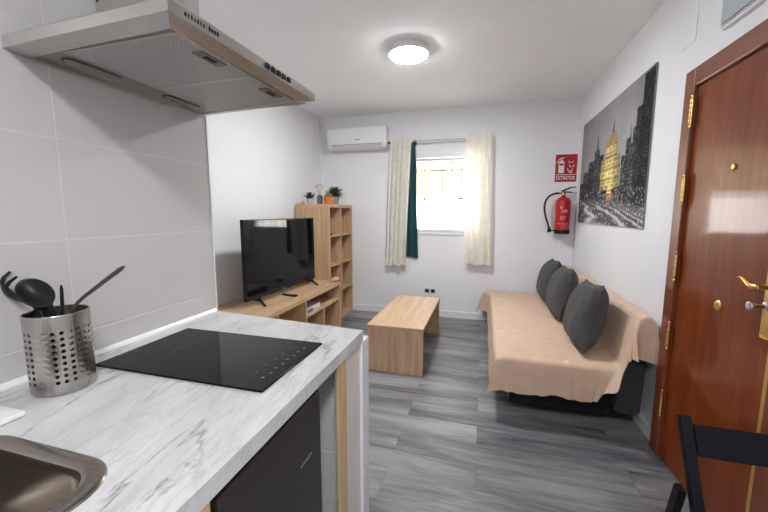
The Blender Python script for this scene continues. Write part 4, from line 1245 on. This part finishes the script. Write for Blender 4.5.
def thf(u, v):
    i = round(u*(nu-1)); j = round(v*(nv-1)); t = i/(nu-1)
    x, z = th_profile(t)
    if j >= nh and j < nv-12:              # lying on the sofa
        s_ = (j-nh)/(nv-13-nh); y = yN+0.010 + (yFa-yN-0.020)*s_
        z += 0.0035*math.sin(y*7+x*9)*math.sin(x*13+1.3) + 0.003*math.sin(y*19+x*4)
        if x < 0.10: z = z - 0.015*math.sin(y*2.2)**2*max(0, (SZ-z))/0.2; x += 0.0025*math.sin(y*9)
        if t > 0.62: x += 0.004*math.sin(y*13)
        if x < 0.13: x -= 0.09*smooth(4.15, 4.36, y)*smooth(0.13, 0.10, x)
        return (x, y, z)
    near = j < nh
    s_ = (nh-j)/nh if near else (j-(nv-13))/12
    # height of the hanging hem along the section
    H_ = ((0.0, 0.115), (0.13, 0.17), (0.17, 0.205), (0.45, 0.205), (0.585, 0.215), (0.635, 0.31), (0.70, 0.47), (0.80, 0.505), (0.92, 0.49), (1.0, 0.42))
    for (ta, za), (tb_, zb_) in zip(H_, H_[1:]):
        if t <= tb_:
            hz = za+(zb_-za)*(t-ta)/(tb_-ta); break
    hz += 0.008*math.sin(x*17)
    drop = max(0.01, z-hz)
    if not near: drop *= 0.5+0.25*smooth(0.3, 0.1, x)
    fold = 0.020*math.sin(x*26+0.6)*s_ + 0.010*math.sin(x*61)*s_
    if t > 0.62: fold = (0.028*math.sin((t-0.62)*42)+0.012)*s_
    fold += 0.085*s_*math.exp(-((t-0.64)/0.020)**2) + 0.05*s_*math.exp(-((t-0.80)/0.018)**2) + 0.05*s_*math.exp(-((t-0.93)/0.02)**2)
    if not near: fold *= 0.22
    y0_ = yN if near else yFa; sg_ = -1 if near else 1
    rnd_ = 0.012*(1-math.exp(-s_*8))
    z2 = z - drop*s_; y = y0_ + sg_*(rnd_ + abs(fold)*0.9 + 0.012*s_)
    xs = x
    if x < 0.13: xs = x - 0.045*s_ ; z2 = z2 - 0.02*s_
    if 0.52 < t < 0.70: xs = x - 0.07*s_*math.sin(PI*(t-0.52)/0.18)
    if not near and x < 0.2: xs -= 0.09*smooth(0.2, 0.08, x)
    return (xs, y, max(z2, 0.10))
b.grid(nu, nv, thf)
th = single('sofa_throw', b, 'throw', (0.5, 3.3, SZ), 'beige cotton throw covering the sofa bed and hanging over its near end', 'throw')
sm = th.modifiers.new('sub', 'SUBSURF'); sm.levels = 1; sm.render_levels = 1

# cushions
def cushion_mb(w_, h_, t_):
    b = MB(); n = 25
    for sgn in (1, -1):
        def fn(u, v):
            a, c_ = 2*u-1, 2*v-1
            prof = ((1-abs(a)**3.2)*(1-abs(c_)**3.2))**0.6
            pin = 1-0.045*(1-abs(a)**1.5)*abs(c_)**4; pin2 = 1-0.045*(1-abs(c_)**1.5)*abs(a)**4
            cor = 1.0+0.03*(abs(a)*abs(c_))**5
            return (sgn*t_/2*prof*(1+0.05*math.sin(5*a+2*c_)), a*w_/2*pin2*cor, c_*h_/2*pin*cor)
        b.grid(n, n, fn)
    bmesh.ops.remove_doubles(b.bm, verts=b.bm.verts, dist=1e-4)
    bmesh.ops.recalc_face_normals(b.bm, faces=b.bm.faces)
    return b
cs = [((0.698, 2.660, 0.655), (R(-5), R(12), R(-3)), 0.445, 'nearest charcoal cushion leaning on the back of the sofa bed'),
      ((0.690, 3.400, 0.650), (R(-4), R(12), R(-3)), 0.445, 'middle charcoal cushion of the three on the sofa bed'),
      ((0.690, 3.985, 0.645), (R(-4), R(12), R(-3)), 0.44, 'farthest charcoal cushion, close to the back wall on the sofa bed')]
for p, r_, sz, lab in cs:
    o = single('cushion', cushion_mb(sz, sz, 0.215), 'cushion', p, lab, 'cushion', 'charcoal cushions on the sofa bed', local=True)
    o.rotation_euler = r_

# ================================================================== FOLDING CHAIR
fc = thing('folding_chair', (0.75, 0.85, 0), 'black folding chair in the lower right corner before the door', 'chair')
xa, xb2 = 0.552, 0.945
for x in (xa, xb2):
    part(fc, 'back_post', MB().bar((x, 1.106, 0.792), (x, 0.697, 0.001), 0.026, 0.024, (1, 0, 0), bev=0.004), 'chair_black')
for x in (xa-0.025, xb2+0.024):
    part(fc, 'rear_leg', MB().bar((x, 1.034, 0.622), (x, 1.185, 0.001), 0.020, 0.030, (1, 0, 0), bev=0.004), 'chair_black')
dv = Vector((0, 0.409, 0.791)).normalized()
def onpost(z): return 0.697 + 0.409*z/0.791
b = MB(); b.bar((xa+0.018, onpost(0.738), 0.738), (xb2-0.018, onpost(0.738), 0.738), 0.080, 0.014, tuple(dv), bev=0.004)
part(fc, 'back_slat', b, 'chair_black')
b = MB(); b.bar((xa+0.018, onpost(0.20), 0.20), (xb2-0.018, onpost(0.20), 0.20), 0.03, 0.014, tuple(dv), bev=0.003)
part(fc, 'stretcher', b, 'chair_black')
b = MB()
for k in range(6): b.box(xa+0.022, xb2-0.022, 0.560+k*0.062, 0.560+k*0.062+0.052, 0.448, 0.462, 0.003)
b.box(xa+0.022, xa+0.040, 0.56, 0.92, 0.428, 0.449, 0.002); b.box(xb2-0.040, xb2-0.022, 0.56, 0.92, 0.428, 0.449, 0.002)
part(fc, 'seat', b, 'chair_black')

# ================================================================== LIGHT, SKY, CAMERA
wd_ = bpy.data.worlds.new('sky'); SC.world = wd_; wd_.use_nodes = True
nt = wd_.node_tree; bg = nt.nodes['Background']
sk = nt.nodes.new('ShaderNodeTexSky'); sk.sky_type = 'HOSEK_WILKIE'
sk.sun_direction = Vector((0.3, -0.6, 0.74)).normalized(); sk.turbidity = 3.5; sk.ground_albedo = 0.5
mxs = nt.nodes.new('ShaderNodeMix'); mxs.data_type = 'RGBA'; mxs.inputs[0].default_value = 0.75
mxs.inputs[7].default_value = (0.93, 0.96, 1.0, 1)
nt.links.new(sk.outputs[0], mxs.inputs[6]); nt.links.new(mxs.outputs[2], bg.inputs['Color'])
bg.inputs['Strength'].default_value = 11.0
sl_ = bpy.data.lights.new('sun', 'SUN'); sl_.energy = 48; sl_.color = (1, 0.95, 0.86); sl_.angle = R(0.6)
so_ = bpy.data.objects.new('sun', sl_); COL.objects.link(so_); so_.location = (2, -4, 8)
so_.rotation_euler = Vector((-0.25, 0.62, -0.74)).to_track_quat('-Z', 'Y').to_euler()
pl_ = bpy.data.lights.new('window_portal', 'AREA'); pl_.shape = 'RECTANGLE'; pl_.size = WX1-WX0; pl_.size_y = WZ1-WZ0
pl_.cycles.is_portal = True
po_ = bpy.data.objects.new('window_portal', pl_); COL.objects.link(po_); po_.location = ((WX0+WX1)/2, YB+0.17, (WZ0+WZ1)/2)
po_.rotation_euler = (R(-90), 0, 0)

cd = bpy.data.cameras.new('camera'); cd.sensor_width = 36; cd.sensor_fit = 'HORIZONTAL'; cd.lens = 36*349.65/768
cd.clip_start = 0.02; cd.clip_end = 100
co = bpy.data.objects.new('camera', cd); COL.objects.link(co)
co.location = (0, 0, 1.35); co.rotation_euler = (R(90-7.05), 0, R(15.93))
SC.camera = co
SC.view_settings.view_transform = 'Standard'
SC.view_settings.look = 'None'
SC.view_settings.exposure = 0.25
SC.cycles.max_bounces = 10; SC.cycles.diffuse_bounces = 6; SC.cycles.glossy_bounces = 5; SC.cycles.transparent_max_bounces = 8
SC.cycles.sample_clamp_indirect = 6.0
SC.cycles.use_denoising = True
SC.cycles.caustics_reflective = False; SC.cycles.caustics_refractive = False
